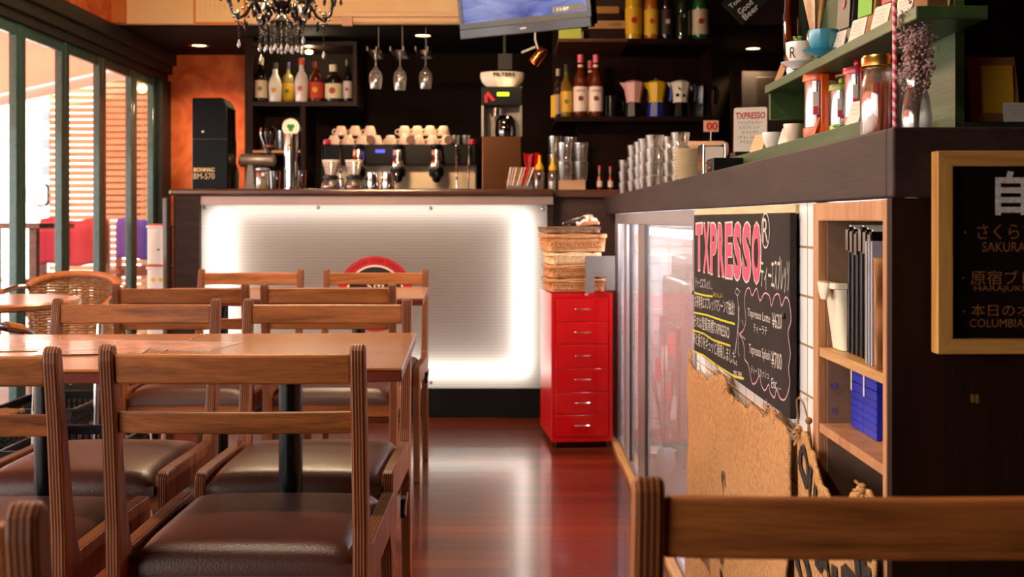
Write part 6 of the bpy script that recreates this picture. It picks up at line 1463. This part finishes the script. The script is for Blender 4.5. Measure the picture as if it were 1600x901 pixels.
card_obj('price_card', 'tiny tan card at the far tip of the middle green board', (.625, 2.66, ZM), .03, .05, -PI/2+.3, -.4, M['kraft'], None, None, 0)
# french presses
def press(px_, X, z, r, h, m, label, handle=True):
    d = X*F/(px_-800); t = thing('french_press', label, 'french press', (X, d, z))
    MB().shell([(r*.9, .004), (r*.92, .008), (r*.92, h*.80)], t=.002, seg=24).build('glass_jar', TG, t)
    MB().lathe([(r*.95, 0), (r, .004), (r, .018), (r*.93, .02), (r*.93, .004), (.0001, .003)], (0, 0, 0), 24).build('base_ring', m, t)
    MB().lathe([(r*1.02, h*.78), (r*1.05, h*.80), (r*1.0, h*.88), (r*.5, h*.91), (.0001, h*.91)], (0, 0, 0), 24).build('lid', m, t)
    MB().cyl((0, 0, h*.30), .0022, h*.62, 8).lathe([(r*.86, 0), (r*.86, .005), (.0001, .006)], (0, 0, h*.30), 20).build('plunger', M['steel'], t)
    MB().ball((0, 0, h*.955), r*.30, seg=16, rings=12).build('knob', m, t)
    if handle: MB().tube([(r*.9, -r*.5, h*.84), (r*1.4, -r*.8, h*.86), (r*1.55, -r*.9, h*.78), (r*1.45, -r*.85, h*.25), (r*.9, -r*.5, h*.08)], r*.2, 8, radii=[r*.22, r*.24, r*.26, r*.24, r*.18]).build('handle', m, t)
    if handle: MB().prism([(-r*.16, h*.06), (r*.30, h*.06), (r*.30, h*.86), (-r*.16, h*.86)], -r*1.16, -r*.98, 'y').build('front_bar', m, t, .001)
    MB().box(-r*.62, -r*.28, -r*.86, -r*.80, h*.30, h*.62).build('paper_insert', mat('press_label', '#e6dcd4', .6), t)
    MB().box(-r*.62, -r*.28, -r*.87, -r*.862, h*.30, h*.42).build('red_stripe', M['pinkpaper'], t)
    return t
press(1280, .645, ZL, .033, .148, M['orange'], 'orange french press with round knob on the lower green board')
press(1316, .675, ZL, .026, .115, mat('lime_green', '#a8b82a', .35, coat=.3), 'french press with a small lime green knob behind the orange one', False)
press(1341, .655, ZL, .028, .128, M['redp'], 'red french press with round knob on the lower green board')
tag(MB().shell([(.027, 0), (.029, .006), (.030, .115), (.027, .122)], (.70, 2.33, ZL), .003, 20).build('tall_tumbler', TG), 'tall clear glass between the orange and red french presses', 'glass')
# espresso cups on the lower board
for i, (px_, X, r, h, lab) in enumerate([(1208, .64, .027, .040, 'small white espresso cup at the far end of the lower green board'), (1240, .64, .023, .044, 'small cream espresso cup next to the orange french press'), (1195, .685, .025, .052, 'clear and brown glass cup behind the white espresso cup')]):
    d = X*F/(px_-800); t = thing('espresso_cup', lab, 'cup', (X, d, ZL))
    MB().shell([(r*.55, 0), (r*.62, .003), (r*.95, h*.5), (r, h)], t=.002, seg=24).build('cup', M['porcelain'] if i == 0 else (mat('warm_china', '#ecd2b4', .2, coat=.4) if i == 1 else TG), t)
    MB().tube([(r*.9, -.006, h*.8), (r*1.35, -.01, h*.75), (r*1.3, -.01, h*.45), (r*.8, -.005, h*.38)], .0022, 6).build('handle', M['porcelain'] if i != 2 else M['steel'], t)
for i, (px_, X, z_, w_, h_, cm_, lab) in enumerate([
        (1180, .625, ZL, .055, .048, mat('peach_card', '#e8a878', .7), 'peach coloured card leaning at the far end of the lower green board'),
        (1222, .618, ZL, .038, .040, M['paper'], 'small handwritten card before the white espresso cup'),
        (1264, .618, ZL, .036, .042, mat('orange_card', '#e8734a', .7), 'orange backed handwritten card before the orange french press'),
        (1330, .618, ZL, .036, .046, M['paper'], 'handwritten white card leaning before the red french press')]):
    d = X*F/(px_-800); card_obj('price_card', lab, (X, d, z_), w_, h_, -PI/2+.35, -.35, cm_, None, None, 3)
lf = MB(); rnd = random.Random(12)
for i in range(14): lf.ball((.622+rnd.uniform(-.006, .006), 2.12+rnd.uniform(-.04, .04), ZL+.003+rnd.uniform(0, .004)), .004, seg=6, rings=4, sz=.6)
tag(lf.build('green_sprig', mat('sprig_green', '#8cb45a', .6)), 'tiny green sprig lying before the cards on the lower board', 'sprig')
# jar with gold lid and striped straw
yj = .595*F/(1378-800); t = thing('mason_jar', 'round glass jar with gold lid and yellow contents at the counter corner', 'jar', (.595, yj, ZR))
rj = .0335
MB().shell([(rj*.9, 0), (rj, .006), (rj*1.02, .08), (rj*.98, .098), (rj*.86, .112), (rj*.86, .128)], t=.002, seg=32).build('jar', TG, t)
MB().lathe([(rj*.88, .124), (rj*.98, .127), (rj*.98, .140), (rj*.92, .144), (.0001, .144)], (0, 0, 0), 32).build('lid', M['gold'], t)
st_b = MB(); rnd = random.Random(21)
for i in range(34):
    a = rnd.uniform(0, 2*PI); r = rnd.uniform(.003, .027); st_b.tube([(r*math.cos(a), r*math.sin(a), .005), (r*math.cos(a+.4), r*math.sin(a+.4), .10)], .0026, 6, m=i % 4)
o = st_b.build('wrapped_sweets', [M['yellow'], M['orange'], M['yellowp'], M['pinkpaper']], t)
STR, s_t, p = nt('striped_straw'); tcn = s_t.nodes.new('ShaderNodeTexCoord'); sp = s_t.nodes.new('ShaderNodeSeparateXYZ'); L(s_t, tcn.outputs['Object'], sp.inputs[0])
at2 = s_t.nodes.new('ShaderNodeMath'); at2.operation = 'ARCTAN2'; L(s_t, sp.outputs['Y'], at2.inputs[0]); L(s_t, sp.outputs['X'], at2.inputs[1])
m1 = s_t.nodes.new('ShaderNodeMath'); m1.operation = 'MULTIPLY_ADD'; L(s_t, sp.outputs['Z'], m1.inputs[0]); m1.inputs[1].default_value = 420; L(s_t, at2.outputs[0], m1.inputs[2])
m2 = s_t.nodes.new('ShaderNodeMath'); m2.operation = 'SINE'; L(s_t, m1.outputs[0], m2.inputs[0]); m3 = s_t.nodes.new('ShaderNodeMath'); m3.operation = 'GREATER_THAN'; L(s_t, m2.outputs[0], m3.inputs[0]); m3.inputs[1].default_value = 0
mx = s_t.nodes.new('ShaderNodeMix'); mx.data_type = 'RGBA'; L(s_t, m3.outputs[0], mx.inputs[0]); mx.inputs[6].default_value = rgb('#e8b0b4'); mx.inputs[7].default_value = rgb('#c8304a'); L(s_t, mx.outputs[2], p.inputs['Base Color'])
t2 = thing('striped_straw', 'red and white striped straw standing upright through the gold jar lid', 'straw', (.595+.007, yj-.040, ZR+.001))
MB().cyl((0, 0, 0), .0036, .232, 12).build('tube', STR, t2)
yv_ = .625*F/(1432-800); t = thing('flower_vase', 'ridged glass vase with dried mauve statice at the counter corner', 'vase', (.625, yv_, ZR))
MB().shell([(.016, 0), (.020, .005), (.023, .04), (.019, .07), (.014, .085), (.017, .10)], t=.002, seg=16).build('vase', TG, t)
st_b, fl_b = MB(), MB(); rnd = random.Random(31)
for i in range(30):
    a = rnd.uniform(0, 2*PI); r = rnd.uniform(.008, .032); h = rnd.uniform(.11, .215)
    top = Vector((r*math.cos(a)*.8-.004, r*math.sin(a), h)); mid = Vector((r*.25*math.cos(a), r*.25*math.sin(a), h*.55))
    st_b.tube([(0, 0, .01), mid, top], .0007, 4)
    for j in range(34):
        f = rnd.random(); c_ = mid.lerp(top, .25+.8*f)+Vector((rnd.gauss(0, .0055), rnd.gauss(0, .0055), rnd.gauss(0, .005))); fl_b.ball(c_, rnd.uniform(.0014, .0032), seg=5, rings=3)
st_b.build('stems', mat('dry_stem', '#7a5a40', .8), t); fl_b.build('blossoms', mat('dried_mauve', '#b08c88', .9, var=.3, vscale=80), t)
tag(MB().box(.640, .644, 1.775, 1.783, 1.21, 1.36).build('brown_lath', mat('brown_lath', '#9a6232', .6)), 'x', 'strip') if False else None
# bag in the dark box, front facing
t = thing('coffee_bag', 'large kraft coffee bag with a yellow Harajuku Blend label in the dark green box', 'bag', (.806, 1.90, 1.1893), -.03)
vs = []; mb = MB(); w = .082; h = .115
for j in range(9):
    v = j/8; hd = .022*(1-v**1.6)+.002
    for (sx, sy) in ((-1, -1), (1, -1), (1, 1), (-1, 1)): vs.append((sx*w/2, sy*hd, v*h))
mb.add(vs, [(0, 3, 2, 1), (32, 33, 34, 35)]+[(4*j+k, 4*j+(k+1) % 4, 4*j+4+(k+1) % 4, 4*j+4+k) for j in range(8) for k in range(4)]).build('bag', M['kraft'], t, .002)
MB().obox((.004, -.0215, .058), (.026, 0, 0), (0, .0006, 0), (0, .004, .040)).build('label_patch', M['yellowp'], t)
MB().text('Harajuku', (.004, -.0185, .088), (1, 0, 0), (0, .1, 1), .034, .008).text('Blend', (.004, -.0192, .078), (1, 0, 0), (0, .1, 1), .022, .008).text('エスプレッソ', (.004, -.0212, .062), (1, 0, 0), (0, .1, 1), .038, .004).text('ドリップコーヒー', (.004, -.0225, .052), (1, 0, 0), (0, .1, 1), .038, .004).build('lettering', M['ink'], t)
card_obj('price_card', 'white handwritten card in front of the large kraft bag in the dark green box', (.842, 1.856, 1.1893), .062, .034, 0, -.1, M['paper'], None, None, 3)
